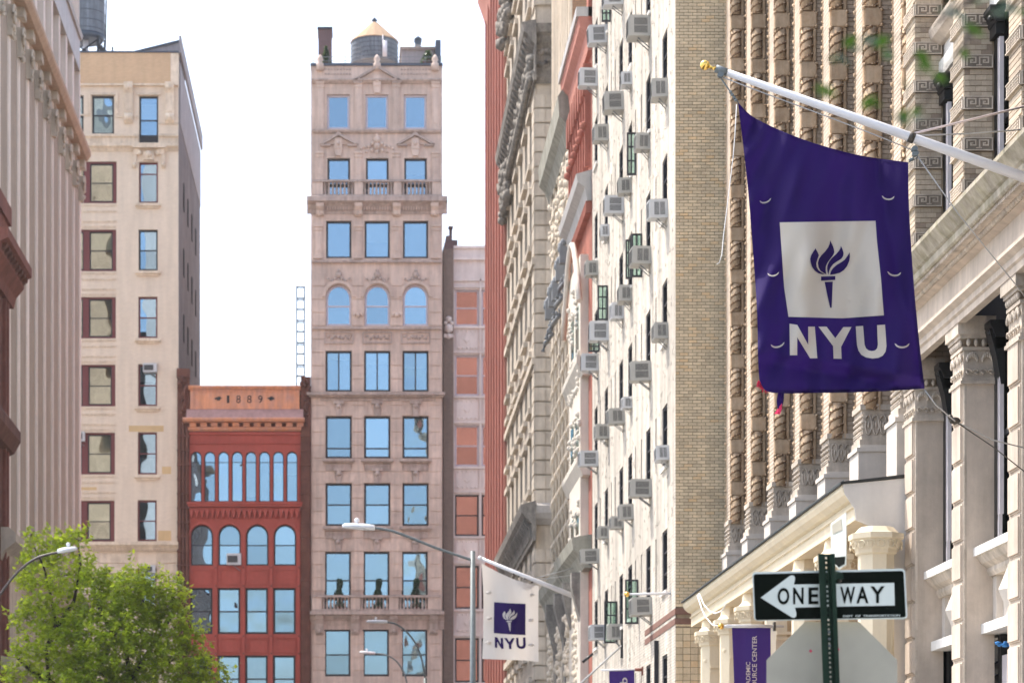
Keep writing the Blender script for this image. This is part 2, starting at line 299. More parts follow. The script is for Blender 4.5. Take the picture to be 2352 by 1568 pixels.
# ------------------------------------------------------------------ facade helpers
def arc(u0, u1, v1, rise, n=10):                   # points of a round head, left to right
    uc, r = (u0+u1)/2, (u1-u0)/2
    return [(uc-r*math.cos(math.pi*k/n), v1-rise+rise*math.sin(math.pi*k/n)) for k in range(n+1)]
def wall(mb, u0, u1, v0, v1, holes, depth=.25, m=0, w=0):
    us = sorted({u0, u1, *[min(max(h[0], u0), u1) for h in holes], *[min(max(h[1], u0), u1) for h in holes]})
    vs = sorted({v0, v1, *[min(max(h[2], v0), v1) for h in holes], *[min(max(h[3], v0), v1) for h in holes]})
    for a, b in zip(us, us[1:]):
        for c, d in zip(vs, vs[1:]):
            x, y = (a+b)/2, (c+d)/2
            if any(h[0] < x < h[1] and h[2] < y < h[3] for h in holes): continue
            mb.quad([(a, c, w), (b, c, w), (b, d, w), (a, d, w)], m)
    for h in holes:
        a, b, c, d = max(h[0], u0), min(h[1], u1), max(h[2], v0), min(h[3], v1); rise = h[4] if len(h) > 4 else 0; e = d-rise
        mb.quad([(a, c, w), (a, e, w), (a, e, w-depth), (a, c, w-depth)], m); mb.quad([(b, c, w), (b, e, w), (b, e, w-depth), (b, c, w-depth)], m)
        mb.quad([(a, c, w), (b, c, w), (b, c, w-depth), (a, c, w-depth)], m)
        if not rise: mb.quad([(a, d, w), (b, d, w), (b, d, w-depth), (a, d, w-depth)], m)
        else:
            pts = arc(a, b, d, rise); k = len(pts)//2
            mb.quad([(x, y, w) for x, y in [(a, d)]+pts[:k+1][::-1]], m); mb.quad([(x, y, w) for x, y in [(b, d)]+pts[k:]], m)
            for p, q in zip(pts, pts[1:]): mb.quad([(p[0], p[1], w), (q[0], q[1], w), (q[0], q[1], w-depth), (p[0], p[1], w-depth)], m)
WC = {}
def window(parent, fr, u0, u1, v0, v1, rec=.16, ft=.06, fd=.08, rails=(), muls=(), fm='frame_dark', rise=0, gm='glass', blinds=(), low=0, name='window'):
    W, H = u1-u0, v1-v0; key = (fr.kind, round(W, 2), round(H, 2), ft, fd, rails, muls, fm, round(rise, 2), gm, blinds)
    f0 = Fr(fr.kind, 0)
    if key not in WC:
        mb = MB(f0); e = H-rise
        mb.box(0, ft, 0, e, -fd, 0); mb.box(W-ft, W, 0, e, -fd, 0); mb.box(ft, W-ft, 0, ft*1.2, -fd, -.002)
        if not rise: mb.box(ft, W-ft, H-ft, H, -fd, -.002)
        else:
            o, i = arc(0, W, H, rise), arc(ft, W-ft, H-ft, rise-ft*.5)
            for k in range(len(o)-1): mb.prism([o[k], o[k+1], i[k+1], i[k]], -fd, 0)
        ys = [ft*1.2]+[r*H for r in rails]+[H-ft]; xs = [ft]+[r*W for r in muls]+[W-ft]; t = ft*.4
        for r in rails: mb.box(ft, W-ft, r*H-t, r*H+t, -fd, -.012)
        for r in muls: mb.box(r*W-t, r*W+t, ft*1.2, H-ft, -fd, -.02)
        panes = []
        for j in range(len(ys)-1):
            for i in range(len(xs)-1):
                a, b = xs[i]+(t if i else 0), xs[i+1]-(t if i < len(xs)-2 else 0); c, d = ys[j]+(t if j else 0), ys[j+1]-(t if j < len(ys)-2 else 0)
                pm = MB(f0); dz = -fd*.6-(.012 if j % 2 else 0)
                if rise and j == len(ys)-2 and len(xs) == 2: pm.prism([(a, c), (b, c)]+arc(a, b, d, min(rise-ft*.5, d-c-.01))[::-1], dz-.006, dz)
                else: pm.box(a, b, c, d, dz-.006, dz)
                panes.append(pm.mesh('pane', M[gm]))
        bl = []
        for (a, b, bmn) in blinds:
            q = MB(f0); n = 10
            if bmn == 'curtain':
                for k in range(n): x = W*k/n; q.box(x, x+W/n*.98, H*a, H*b, -fd-.12-.03*(k % 2), -fd-.1-.03*(k % 2))
            else: q.box(ft, W-ft, H*a, H*b, -fd-.1, -fd-.08)
            bl.append(q.mesh('blind', M[bmn]))
        WC[key] = (mb.mesh('window', M[fm]), panes, bl)
    me, panes, bl = WC[key]; at = fr.T(u0, v0, -rec)
    o = inst(name, me, parent, at)
    for p in panes: inst('pane', p, o, at)
    for p in bl: inst('blind', p, o, at)
    return o
def shell(parent, fr, u0, u1, v0, v1, depth, sm, name='side_walls', inset=1.0):
    mb = MB(fr); mb.box(u0, u0+.35, v0, v1-.01, -inset, -.02); mb.box(u1-.35, u1, v0, v1-.01, -inset, -.02); mb.box(u0+.35, u1-.35, v1-.4, v1-.02, -inset, -.02)
    mb.box(u0, u1, v0, v1-.01, -depth, -inset-.03); mb.build(name, M[sm], parent)
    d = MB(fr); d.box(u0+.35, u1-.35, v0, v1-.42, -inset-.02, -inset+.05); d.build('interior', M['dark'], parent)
_txt = {}
def text_polys(s, bold=0.0):
    if s not in _txt:
        c = bpy.data.curves.new('t', 'FONT'); c.body = s; c.resolution_u = 4; c.offset = bold; o = bpy.data.objects.new('t', c); COL.objects.link(o)
        dg = bpy.context.evaluated_depsgraph_get(); me = bpy.data.meshes.new_from_object(o.evaluated_get(dg))
        vs = [(v.co.x, v.co.y) for v in me.vertices]; fs = [tuple(p.vertices) for p in me.polygons]
        bpy.data.objects.remove(o); bpy.data.curves.remove(c); bpy.data.meshes.remove(me)
        x0 = min(v[0] for v in vs); x1 = max(v[0] for v in vs); y0 = min(v[1] for v in vs); y1 = max(v[1] for v in vs)
        _txt[s] = ([((x-x0)/(x1-x0), (y-y0)/(y1-y0)) for x, y in vs], fs)
    return _txt[s]
def text_mb(s, fn, bold=0.0):                      # fn maps the unit text box to world points
    vs, fs = text_polys(s, bold); mb = MB()
    for x, y in vs: mb.v.append(tuple(fn(x, y)))
    for f in fs: mb.face(list(f))
    return mb
# ------------------------------------------------------------------ ground
def slab(name, x0, x1, y0, y1, z0, z1, mat):
    mb = MB(); mb.box(x0, x1, y0, y1, z0, z1); o = mb.build(name, M[mat]); o['kind'] = 'structure'; return o
g = MB(); g.quad([(-1500, -600, -.02), (1500, -600, -.02), (1500, 2200, -.02), (-1500, 2200, -.02)]); g.build('ground', M['concrete'])['kind'] = 'structure'
g = MB(); g.quad([(-8.2, -60, -.012), (2.0, -60, -.012), (2.0, 121, -.012), (-8.2, 121, -.012)]); g.build('road', M['asphalt'])['kind'] = 'structure'
g = MB(); g.quad([(-90, 121.2, -.008), (90, 121.2, -.008), (90, 138.6, -.008), (-90, 138.6, -.008)]); g.build('cross_street', M['asphalt'])['kind'] = 'structure'
slab('pavement', 2.0, 6.25, -60, 78, -.02, .13, 'concrete'); slab('pavement', -12.4, -8.2, -60, 119, -.02, .13, 'concrete')
slab('pavement', -90, 90, 138.6, 141.98, -.02, .13, 'concrete')

# ------------------------------------------------------------------ facades facing the camera at the end of the street
class FB(MB):                                       # builder in photo-grid units on a facing facade
    def b(s, x0, y0, x1, y1, w0, w1, m=0): Y = s.fr.c; s.box(wx(x0, Y), wx(x1, Y), wz(y1, Y), wz(y0, Y), w0, w1, m)
    def poly(s, pts, w0, w1, m=0): Y = s.fr.c; s.prism([(wx(x, Y), wz(y, Y)) for x, y in pts], w0, w1, m)
    def pr(s, pts, x0, x1, m=0): Y = s.fr.c; s.prof([(w, wz(y, Y)) for w, y in pts], wx(x0, Y), wx(x1, Y), m)   # (w, photo y) profile
    def bl(s, x, y, w, rpx, m=0, sq=(1, 1, 1)): Y = s.fr.c; s.blob(wx(x, Y), wz(y, Y), w, rpx*Y/F, m, sq)
def hole(x0, y0, x1, y1, Y, rise=0): return (wx(x0, Y), wx(x1, Y), wz(y1, Y), wz(y0, Y), rise*Y/F)
def win(parent, fr, x0, y0, x1, y1, rise=0, ft=4, **k):
    Y = fr.c; return window(parent, fr, wx(x0, Y), wx(x1, Y), wz(y1, Y), wz(y0, Y), rise=rise*Y/F, ft=ft*Y/F, **k)

# ---- tall stone loft tower
Y = 142.0; fr = Fr('F', Y); X0, X1, TOP = 714, 1016, 148
tw = thing('stone_tower', 'tall narrow pinkish stone loft building with balustraded balconies and a pedimented top', 'building', (wx(865, Y), Y, 0))
rows = [(217, 297, 751, 803.5, 0), (363, 450, 752, 804, 0), (507, 593, 749, 807, 0), (653, 748, 749, 807, 29), (805, 899, 748, 808, 0), (955, 1052, 748, 808, 0), (1109, 1207, 748, 808, 0), (1266, 1398, 746, 806, 0), (1444, 1552, 745, 805, 0), (1600, 1720, 745, 805, 0)]
holes = []; cols = [0, 88.5, 176.5]
for (a, b, x0, x1, r) in rows:
    for d in cols: holes.append(hole(x0+d, a, x1+d, b, Y, r))
mb = FB(fr); wall(mb, wx(X0, Y), wx(X1, Y), 0, wz(TOP, Y), holes, .3); mb.build('facade', M['tower'], tw)
shell(tw, fr, wx(X0, Y), wx(X1, Y), 0, wz(TOP, Y), 24, 'tower')
rb_ = random.Random(31)
cfg = [dict(fm='frame_lav', ft=4.5), dict(rails=(.4,)), dict(), dict(rails=(.48,), fm='frame_lav', rise=29), dict(muls=(.5,)), dict(rails=(.24,)), dict(rails=(.5,)), dict(rails=(.5,)), dict(rails=(.46,)), dict(rails=(.5,))]
for i, (a, b, x0, x1, r) in enumerate(rows):
    for j, d in enumerate(cols):
        k = dict(cfg[i]); k.setdefault('ft', 4)
        if rb_.random() < .4 and i not in (0, 3): k['blinds'] = ((rb_.choice((.45, .6, .7, .8)), .99, rb_.choice(('blind', 'curtain', 'dark'))),)
        if i in (5, 6): k['blinds'] = ((0, .24 if i == 5 else .45, 'dark'),)
        win(tw, fr, x0+d+.5, a+.5, x1+d-.5, b-.5, gm='glass_wavy' if j == 2 and i > 3 else 'glass', **k)
# ashlar stones of the piers: one block each, proud of the joints
piers = [(715, 747.5), (808.5, 836), (897, 924.5), (985.5, 1015)]
def shared_stone(w, h, d, fr, cache={}):
    k = (round(w, 3), round(h, 3), d, fr.kind)
    if k not in cache:
        m = MB(Fr(fr.kind, 0)); c = .02; m.box(0, w, 0, h, -.02, d-c); m.box(c, w-c, c, h-c, d-c, d); cache[k] = m
    return cache[k]
stone_me = {}
def put_stone(parent, fr, u0, u1, v0, v1, d, mat, name='stone'):
    k = (round(u1-u0, 3), round(v1-v0, 3), d, fr.kind, mat)
    if k not in stone_me: stone_me[k] = shared_stone(u1-u0, v1-v0, d, fr).mesh(name, M[mat])
    return inst(name, stone_me[k], parent, fr.T(u0, v0, 0))
y = 628.0
while y < 1590:
    for (a, b) in piers:
        if 745 < y < 800 and 800 < a < 930: continue
        if 1366 < y+10 < 1440: continue
        put_stone(tw, fr, wx(a, Y)+.012, wx(b, Y)-.012, wz(y+30, Y)+.03, wz(y, Y), .045, 'tower')
    y += 30.4
# voussoirs and keystones of the flat arches
for yy in (955, 1109, 1266):
    for d in cols:
        c = 778+d-(1 if yy > 1200 else 0)
        for k in range(-2, 3):
            if k == 0: continue
            s1, s2 = (k-.5)*12.4, (k+.5)*12.4; f = FB(fr); f.poly([(c+s1+.5, yy-1), (c+s2-.5, yy-1), (c+s2*1.35-.5, yy-21), (c+s1*1.35+.5, yy-21)], -.01, .05); f.build('voussoir', M['tower'], tw)
        f = FB(fr); f.poly([(c-5.5, yy+1), (c+5.5, yy+1), (c+9, yy-26), (c-9, yy-26)], -.01, .13); f.b(c-12, yy-34, c+12, yy-27, -.01, .22); f.bl(c, yy-22, .12, 7); f.build('keystone', M['tower_dk'], tw)
# sills
f = FB(fr)
for yy, x in ((1054, 748), (1209, 748)):
    for d in cols: f.b(x-7+d, yy, x+67+d, yy+6, 0, .28); f.b(x-3+d, yy+6, x+63+d, yy+9, 0, .16); f.b(x+1+d, yy+11, x+59+d, yy+27, 0, .06)
f.b(705, 903, 1022, 909, 0, .4); f.b(710, 909, 1019, 913, 0, .22); f.b(735, 915, 1000, 921, 0, .08)
for yy in (748, 595): f.b(716, yy+4, 1014, yy+9, 0, .2)
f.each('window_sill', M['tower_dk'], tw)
# relief panels under the arched windows
for d in cols:
    f = FB(fr); f.b(744+d, 762, 812+d, 765, 0, .09); f.b(744+d, 786, 812+d, 789, 0, .09); f.b(744+d, 765, 747+d, 786, 0, .09); f.b(809+d, 765, 812+d, 786, 0, .09)
    for k in range(7):
        t = k-3; f.bl(778+d+t*8, 775+3*math.sin(t*2.4), .03, 4.2-abs(t)*.35)
        f.bl(778+d+t*8+3, 775-4*math.cos(t*2), .03, 2.2)
    f.build('scroll_panel', M['tower_dk'], tw)
# arch hoods and cartouches
for d in cols:
    f = FB(fr); c = 778+d; R1, R2 = 31, 38
    for k in range(14):
        a0, a1 = math.pi*k/14, math.pi*(k+1)/14
        f.poly([(c-R1*math.cos(a0), 682-R1*math.sin(a0)), (c-R1*math.cos(a1), 682-R1*math.sin(a1)), (c-R2*math.cos(a1), 682-R2*math.sin(a1)), (c-R2*math.cos(a0), 682-R2*math.sin(a0))], -.01, .12)
    f.build('arch_hood', M['tower'], tw)
    f = FB(fr)
    for k, (dx, dy, r) in enumerate([(0, 632, 8), (-7, 640, 5), (7, 640, 5), (0, 643, 5), (-15, 645, 4), (15, 645, 4), (-24, 641, 3), (24, 641, 3), (0, 622, 4)]): f.bl(c+dx, dy, .05, r)
    f.build('carved_cartouche', M['tower_dk'], tw)
for c in (822.5, 911):
    f = FB(fr); f.b(c-13, 726-10, c+13, 722, 0, .14); f.bl(c, 724, .1, 6); f.bl(c-9, 724, .06, 4); f.bl(c+9, 724, .06, 4); f.build('impost', M['tower'], tw)
# pilasters
def pil(c, y0, y1, hw=8, w=.1):
    f = FB(fr); f.b(c-hw, y0+12, c+hw, y1-8, 0, w); f.b(c-hw-2, y0, c+hw+2, y0+4, 0, w+.12); f.b(c-hw-1, y0+4, c+hw+1, y0+12, 0, w+.05); f.b(c-hw-2, y1-8, c+hw+2, y1, 0, w+.06); f.b(c-hw+4, y0+20, c+hw-4, y1-16, w-.001, w+.03); f.build('pilaster', M['tower'], tw)
for c in (735, 823, 910, 1000): pil(c, 190, 300); pil(c, 350, 417, 7)
for c in (731, 822.5, 910.5, 1001): pil(c, 518, 594, 8, .08)
# cornices
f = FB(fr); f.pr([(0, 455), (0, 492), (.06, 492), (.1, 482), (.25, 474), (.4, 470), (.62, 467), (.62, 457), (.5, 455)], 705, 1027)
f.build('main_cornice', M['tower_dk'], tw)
f = FB(fr); x = 745
while x < 990:
    if not any(abs(x-c) < 12 for c in (735, 823, 911, 998)): f.b(x, 477, x+3, 484, .1, .24)
    x += 6
f.each('dentil', M['tower'], tw)
for c in (735, 823, 911, 998):
    f = FB(fr); f.pr([(0, 470), (.52, 470), (.5, 478), (.3, 486), (.26, 494), (.12, 497), (0, 497)], c-9, c+9); f.bl(c, 492, .18, 6); f.build('bracket', M['tower'], tw)
f = FB(fr); f.pr([(0, 183), (0, 193), (.12, 192), (.3, 187), (.3, 184)], 716, 1014); f.pr([(0, 299), (0, 307), (.14, 306), (.22, 302), (.22, 299)], 717, 1013); f.each('string_course', M['tower_dk'], tw)
def pediment(xl, xa, xr, yb, ya, w=.3):
    f = FB(fr); t = 6
    f.poly([(xl, yb), (xa, ya), (xa, ya+t+1), (xl+8, yb)], 0, w); f.poly([(xr, yb), (xr-8, yb), (xa, ya+t+1), (xa, ya)], 0, w); f.b(xl+2, yb, xl+24, yb+4, 0, w*.8); f.b(xr-24, yb, xr-2, yb+4, 0, w*.8)
    f.build('pediment', M['tower_dk'], tw)
    f = FB(fr); f.poly([(xl+9, yb-.5), (xa, ya+t+1.5), (xr-9, yb-.5)], 0, .09); f.b(xa-9, yb-14, xa+9, yb+10, .09, .2); f.poly([(xa-9, yb+10), (xa+9, yb+10), (xa+6, yb+26), (xa-6, yb+26)], .0, .16); f.bl(xa, yb-2, .18, 6); f.build('tympanum', M['tower'], tw)
pediment(808, 866, 925, 189, 152); pediment(735, 777, 822, 333, 306, .28); pediment(911, 954, 998, 333, 306, .28)
f = FB(fr)
for (dx, dy, r) in [(0, 322, 10), (0, 336, 9), (-10, 330, 6), (10, 330, 6), (-18, 336, 5), (18, 336, 5), (-28, 338, 4), (28, 338, 4), (-36, 342, 3), (36, 342, 3), (-12, 346, 5), (12, 346, 5), (-24, 349, 3.5), (24, 349, 3.5), (0, 349, 5), (0, 312, 5)]: f.bl(866+dx, dy, .04, r)
f.build('carved_cartouche', M['tower'], tw)
for x in (735, 866, 999):
    f = FB(fr); c = fr.T(wx(x, Y), wz(152, Y), .1); f.lathe([(.22, -.3), (.22, .1), (.12, .2), (.2, .35), (.13, .5), (.05, .62)], c, 10); f.build('finial', M['tower'], tw)
f = FB(fr)
for x in range(748, 990, 7):
    if abs(x-866) > 56:
        for yy in (160, 170): f.bl(x, yy, .0, 2.6)
f.build('carved_frieze', M['tower_dk'], tw)
f = FB(fr); f.b(713, 146, 1017, 152, -1, .1); f.build('coping', M['slate'], tw)
# balustrades with turned balusters
def baluster_mesh(h, r):
    m = MB(); m.lathe([(r, 0), (r, h*.08), (r*.55, h*.14), (r*.95, h*.35), (r*.5, h*.6), (r*.45, h*.86), (r*.9, h*.92), (r*.9, h)], (0, 0, 0), 8); return m.mesh('baluster', M['tower_dk'])
def balustrade(y0, y1, w, bays):
    px = Y/F; f = FB(fr); f.b(717, y0, 1013, y0+5, w-.25, w+.08); f.b(717, y1-4, 1013, y1, w-.25, w+.06); f.each('balustrade_rail', M['tower_dk'], tw)
    prev = 717
    bm_ = baluster_mesh((y1-y0-9)*px, 3.4*px)
    for (a, b) in bays+[(1013, 1013)]:
        f = FB(fr); f.b(prev, y0+5, a, y1-4, w-.22, w+.02); f.build('balustrade_pier', M['tower'], tw); prev = b
        if a < b:
            n = 8
            for k in range(n): inst('baluster', bm_, tw, fr.T(wx(a+(k+.5)*(b-a)/n, Y), wz(y1-4, Y), w-.1))
bays = [(742, 814), (834, 904), (922, 992)]
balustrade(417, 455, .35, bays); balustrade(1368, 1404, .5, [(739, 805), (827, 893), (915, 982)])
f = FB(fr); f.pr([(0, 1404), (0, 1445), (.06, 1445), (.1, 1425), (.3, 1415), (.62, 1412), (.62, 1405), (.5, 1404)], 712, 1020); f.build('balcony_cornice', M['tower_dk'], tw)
for c in (734, 816, 904, 996):
    f = FB(fr); f.pr([(0, 1412), (.5, 1412), (.45, 1422), (.28, 1432), (.22, 1452), (.06, 1458), (0, 1458)], c-9, c+9); f.bl(c, 1449, .16, 6); f.build('bracket', M['tower_dk'], tw)
# roof chimneys, rail and penthouse
fr3 = Fr('F', Y+2.4); f = FB(fr3); f.b(731, 66, 762, 190, -1.6, 0); f.build('chimney', M['chim_dk'], tw); f = FB(fr3); f.b(729, 63, 764, 67, -1.7, .1); f.build('chimney_cap', M['slate'], tw)
f = FB(fr3); f.b(1000, 97, 1012, 190, -3, .4); f.build('chimney', M['slate'], tw)
f = FB(fr)
for yy in (122, 131, 139): f.b(716, yy, 1014, yy+1.1, -.7, -.67)
for x in range(718, 1015, 37): f.b(x, 121, x+1.2, 147, -.72, -.66)
f.each('roof_rail', M['iron'], tw)
fr4 = Fr('F', Y+3); f = FB(fr4); f.b(922, 114, 997, 190, -4, 0); f.b(919, 110, 1000, 115, -4.2, .2); f.build('penthouse', M['grey_stucco'], tw)
a = [fr4.T(wx(x, Y+3), wz(112, Y+3), w) for x, w in ((918, .3), (1001, .3), (1001, -4.3), (918, -4.3))]; q = fr4.T(wx(960, Y+3), wz(92, Y+3), -2)
f = MB(); f.v = [tuple(k) for k in a]+[q]; [f.face(k) for k in ((0, 1, 4), (1, 2, 4), (2, 3, 4), (3, 0, 4), (0, 3, 2, 1))]; f.build('penthouse_roof', M['paint_white'], tw)
fr5 = Fr('F', Y+5); f = FB(fr5); f.b(953, 93, 967, 106, -.3, .3); f.poly([(951, 94), (969, 94), (960, 88)], -.4, .4); f.build('roof_vent', M['slate'], tw)
# rooftop water tank
Yk = Y+6; c = (wx(860, Yk), Yk, wz(150, Yk)); k = Yk/F
t = thing('water_tank', 'grey wooden rooftop water tank with a tan conical roof on the stone tower', 'water tank', c)
r = 54*k
for j in range(40):
    a0, a1 = 2*math.pi*(j+.04)/40, 2*math.pi*(j+.96)/40
    s = MB(); q = [(r*math.cos(x), r*math.sin(x)) for x in (a0, a1)]; q2 = [(x*.96, y*.96) for x, y in q][::-1]; s.prism(q+q2, 0, 51*k); s.v = [(c[0]+a, c[1]+b, c[2]+d) for a, b, d in s.v]; s.build('stave', M['tankwood'], t)
for h in (6, 16, 26, 37, 47): s = MB(); s.lathe([(r*1.0, h*k), (r*1.012, h*k), (r*1.012, h*k+.03), (r*1.0, h*k+.03)], c, 40); s.build('hoop', M['slate'], t)
s = MB(); s.lathe([(r*1.04, 50*k), (r*1.04, 51.5*k), (.2, 97*k), (.02, 99*k)], c, 16, sm=False); s.build('roof', M['tanktop'], t)
s = MB(); s.lathe([(.22, 95*k), (.1, 99*k), (.2, 102*k), (.03, 110*k)], c, 8); s.build('finial', M['slate'], t)
s = MB(); s.tube([(c[0]+.62, c[1]-r-.15, c[2]), (c[0]+.62, c[1]-r-.15, c[2]+.95)], .13); s.tube([(c[0]+.5, c[1]-r-.1, c[2]), (c[0]+.5, c[1]-r-.1, c[2]+50*k)], .03); s.build('pipe', M['frame_white'], t)
def bush(name, label, base, h, r, n, mat, group=None, topi=False, sz=.1, cat='shrub'):
    t = thing(name, label, cat, base, group); mb = MB(); rr = random.Random(int(base[0]*100)+n)
    for _ in range(n):
        z = rr.random(); a = rr.random()*6.283; rad = r*(1-z*.8) if not topi else r*(.45+.55*abs(math.cos(z*7)))*(1-z*.55)
        rad *= rr.uniform(.5, 1.05); ctr = .12*r*math.sin(z*9) if topi else 0
        p = Vector((base[0]+ctr+rad*math.cos(a), base[1]+rad*math.sin(a), base[2]+.1+z*h)); d = Vector((rr.uniform(-1, 1), rr.uniform(-1, 1), rr.uniform(-.6, 1))).normalized(); e = d.orthogonal().normalized()
        mb.face([mb.p(*(p-d*sz)), mb.p(*(p+e*sz*.6)), mb.p(*(p+d*sz)), mb.p(*(p-e*sz*.6))])
    mb.build('foliage', M[mat], t, kind='stuff'); s = MB(); s.tube([base, (base[0], base[1], base[2]+h*.8)], r*.1, 6); s.build('stem', M['bark'], t); s = MB(); s.lathe([(r*.45, 0), (r*.6, .25), (r*.55, .27)], base, 10); s.build('pot', M['brown'], t)
for x, yt, lb in ((779, 1335, 'left'), (869, 1332, 'middle'), (955, 1333, 'right')):
    bush('topiary', f'dark spiral topiary shrub before the {lb} window behind the lower stone balustrade', fr.T(wx(x, Y), wz(1398, Y), .28), 62*k, .34, 900, 'shrub', 'topiary shrubs on the lower balcony', True, .07)
bush('rooftop_shrub', 'slim conical green shrub in front of the purple brick chimney', (wx(749, Y+1.2), Y+1.2, wz(150, Y+1.2)), 1.0, .3, 350, 'leaf_near', sz=.09)
bush('rooftop_shrub', 'leaning leafy green shrub on the roof beside the pale penthouse', (wx(983, Y+1.2), Y+1.2, wz(150, Y+1.2)), .75, .55, 350, 'leaf_near', sz=.09)

# ---- tan brick apartment house with grey side wall
X1 = 410; tb = thing('tan_apartment_house', 'tall tan brick apartment house with maroon window frames and a dark grey side wall', 'building', (wx(300, Y), Y, 0)); xl = 60
ry = [(220, 331), (372, 466), (527, 621), (681, 776), (836, 932), (992, 1089), (1148, 1242), (1304, 1400)]
ly = [(219, 309), (371, 467), (527, 623), (682, 777), (837, 933), (993, 1089), (1149, 1243), (1304, 1400)]
holes = []
for i, (a, b) in enumerate(ry): holes.append(hole(319.5-i*.6, a, 363.5-i*.6, b, Y))
for i, (a, b) in enumerate(ly):
    if i == 0: holes += [hole(211, a, 262, b, Y), hole(141, a, 192, b, Y)]
    else: holes.append(hole(125-i, a, 269-i, b, Y))
f = FB(fr); wall(f, wx(xl, Y), wx(X1, Y), 0, wz(197, Y), holes, .3); f.build('facade', M['tan'], tb)
f = FB(fr); f.b(xl, 121, 392, 197, -.35, .0); f.build('parapet', M['ochre'], tb); f = FB(fr); f.b(392, 122, X1, 197, -.35, -.002); f.build('parapet_pier', M['tan_stone'], tb); f = FB(fr); f.b(xl, 118, X1+1, 121.5, -.5, .06); f.build('coping', M['slate'], tb)
shell(tb, fr, wx(xl, Y), wx(X1, Y)-.02, 0, wz(122, Y), 20, 'dk_side')
win(tb, fr, 211.5, 219.5, 261.5, 308.5, rails=(.5,), gm='glass_wavy', blinds=((0, 1, 'curtain'),)); win(tb, fr, 141.5, 219.5, 191.5, 308.5, rails=(.5,))
bl = {4: ((.6, 1, 'blind'),), 5: ((.0, .4, 'curtain'), (.5, 1, 'blind')), 6: ((.5, 1, 'blind'),), 0: ((.55, .85, 'blind'),)}
for i, (a, b) in enumerate(ry):
    win(tb, fr, 320-i*.6, a+.5, 363-i*.6, b-.5, rails=(.72,) if i == 1 else (.5,), fm='frame_maroon' if i not in (0, 2) else 'frame_dark', blinds=bl.get(i, ()), ft=3.5)
bl2 = {5: ((.0, 1, 'curtain'),), 6: ((.5, 1, 'blind'),), 2: ((.55, 1, 'blind'),)}
for i, (a, b) in enumerate(ly):
    if i == 0: continue
    o = 0
    d_ = i*1.25
    for (q0, q1) in ((208, 261), (141, 194)): win(tb, fr, q0-d_, a+4, q1-d_, b-4, rails=(.5,), fm='frame_dark', ft=2.6, blinds=bl2.get(i, ()), gm='glass_clear')
    f = FB(fr)
    for (q0, q1, y0, y1) in ((194.2, 207.8, a+4, b-4), (261.2, 269-i, a+.3, b-.3), (125.3-i, 140.8, a+.3, b-.3), (140.8-d_, 261.2-d_, a+.3, a+3.9), (140.8-d_, 261.2-d_, b-3.9, b-.3)): f.b(q0-(d_ if q0 in (194.2, 261.2) else 0), y0, q1-(d_ if q1 == 207.8 else 0), y1, -.25, -.09)
    f.each('window_casing', M['frame_maroon'], tb)
f = FB(fr)
for i, (a, b) in enumerate(ry):
    c = 341.5-i*.6
    if i: f.b(c-29, b+2, c+29, b+8, 0, .2); f.b(c-25, b+8, c+25, b+13, 0, .1)
f.each('window_sill', M['tan_stone'], tb)
f = FB(fr)
for i, (a, b) in enumerate(ly):
    if i:
        for dy in (3, 17, 40, 52):
            x = 130-i
            f.b(125-i, b+dy, 269-i, b+dy+1.5, 0, .04)
            while x < 268-i: f.b(x, b+dy+1.5, x+3, b+dy+4, 0, .035); x += 6
f.build('spandrel_beads', M['tan_stone'], tb, kind='stuff')
f = FB(fr); f.pr([(0, 310), (0, 348), (.05, 348), (.14, 342), (.3, 338), (.3, 332), (.12, 330), (.12, 318), (.24, 315), (.24, 310)], xl, 318); f.pr([(0, 310), (0, 348), (.05, 348), (.14, 342), (.3, 338), (.3, 332), (.12, 330), (.12, 318), (.24, 315), (.24, 310)], 366, X1)
f.b(xl, 194, X1, 198, 0, .18); f.b(xl, 263, 209, 266, 0, .05); f.b(264, 266, 318, 270, 0, .05); f.b(366, 282, X1, 286, 0, .06); f.each('string_course', M['tan_stone'], tb)
for c in (295.5, 390):
    f = FB(fr); f.pr([(0, 192), (.38, 192), (.38, 206), (.22, 216), (.16, 262), (.28, 268), (.28, 278), (.08, 284), (0, 284)], c-10, c+10); f.bl(c, 271, .22, 9); f.bl(c, 203, .3, 8); f.b(c-5, 222, c+5, 258, .15, .2); f.build('console', M['tan_stone'], tb)
f = FB(fr); f.b(305, 331.5, 383, 342, 0, .33); f.b(330, 350, 354, 369, 0, .2); f.bl(342, 356, .15, 10)
for s in (-1, 1): f.b(342+s*28-8, 344, 342+s*28+8, 356, 0, .16); f.b(342+s*33-5, 356, 342+s*33+5, 386, 0, .12); f.bl(342+s*33, 380, .1, 6); f.bl(342+s*20, 352, .1, 6)
f.build('window_hood', M['tan_stone'], tb)
f = FB(fr); f.b(206, 214, 267, 219, 0, .1); f.b(314, 214, 369, 219, 0, .1); f.b(203, 214, 208, 262, 0, .08); f.b(266, 214, 271, 262, 0, .08); f.each('architrave', M['tan_stone'], tb)
f = FB(fr); f.pr([(0, 1244), (0, 1262), (.1, 1262), (.2, 1257), (.4, 1252), (.4, 1245)], xl, X1); x = 200
while x < X1: f.b(x, 1258, x+3, 1265, .0, .22); x += 6.2
f.build('belt_cornice', M['tan_stone'], tb)
f = FB(fr)
for yy in range(1270, 1600, 24): f.b(xl, yy, 312, yy+22, 0, .06); f.b(360, yy, X1, yy+22, 0, .06)
f.each('ashlar_course', M['tan_stone'], tb)
for (x0, y0, x1, y1) in ((296, 977, 376, 991), (372, 1071, 393, 1088), (363, 1218, 393, 1241), (178, 1118, 222, 1125)):
    f = FB(fr); f.b(x0, y0, x1, y1, -.1, .006); f.build('brick_patch', M['patch'], tb)
f = FB(fr); f.b(322, 310, 362, 330, -.15, -.06)
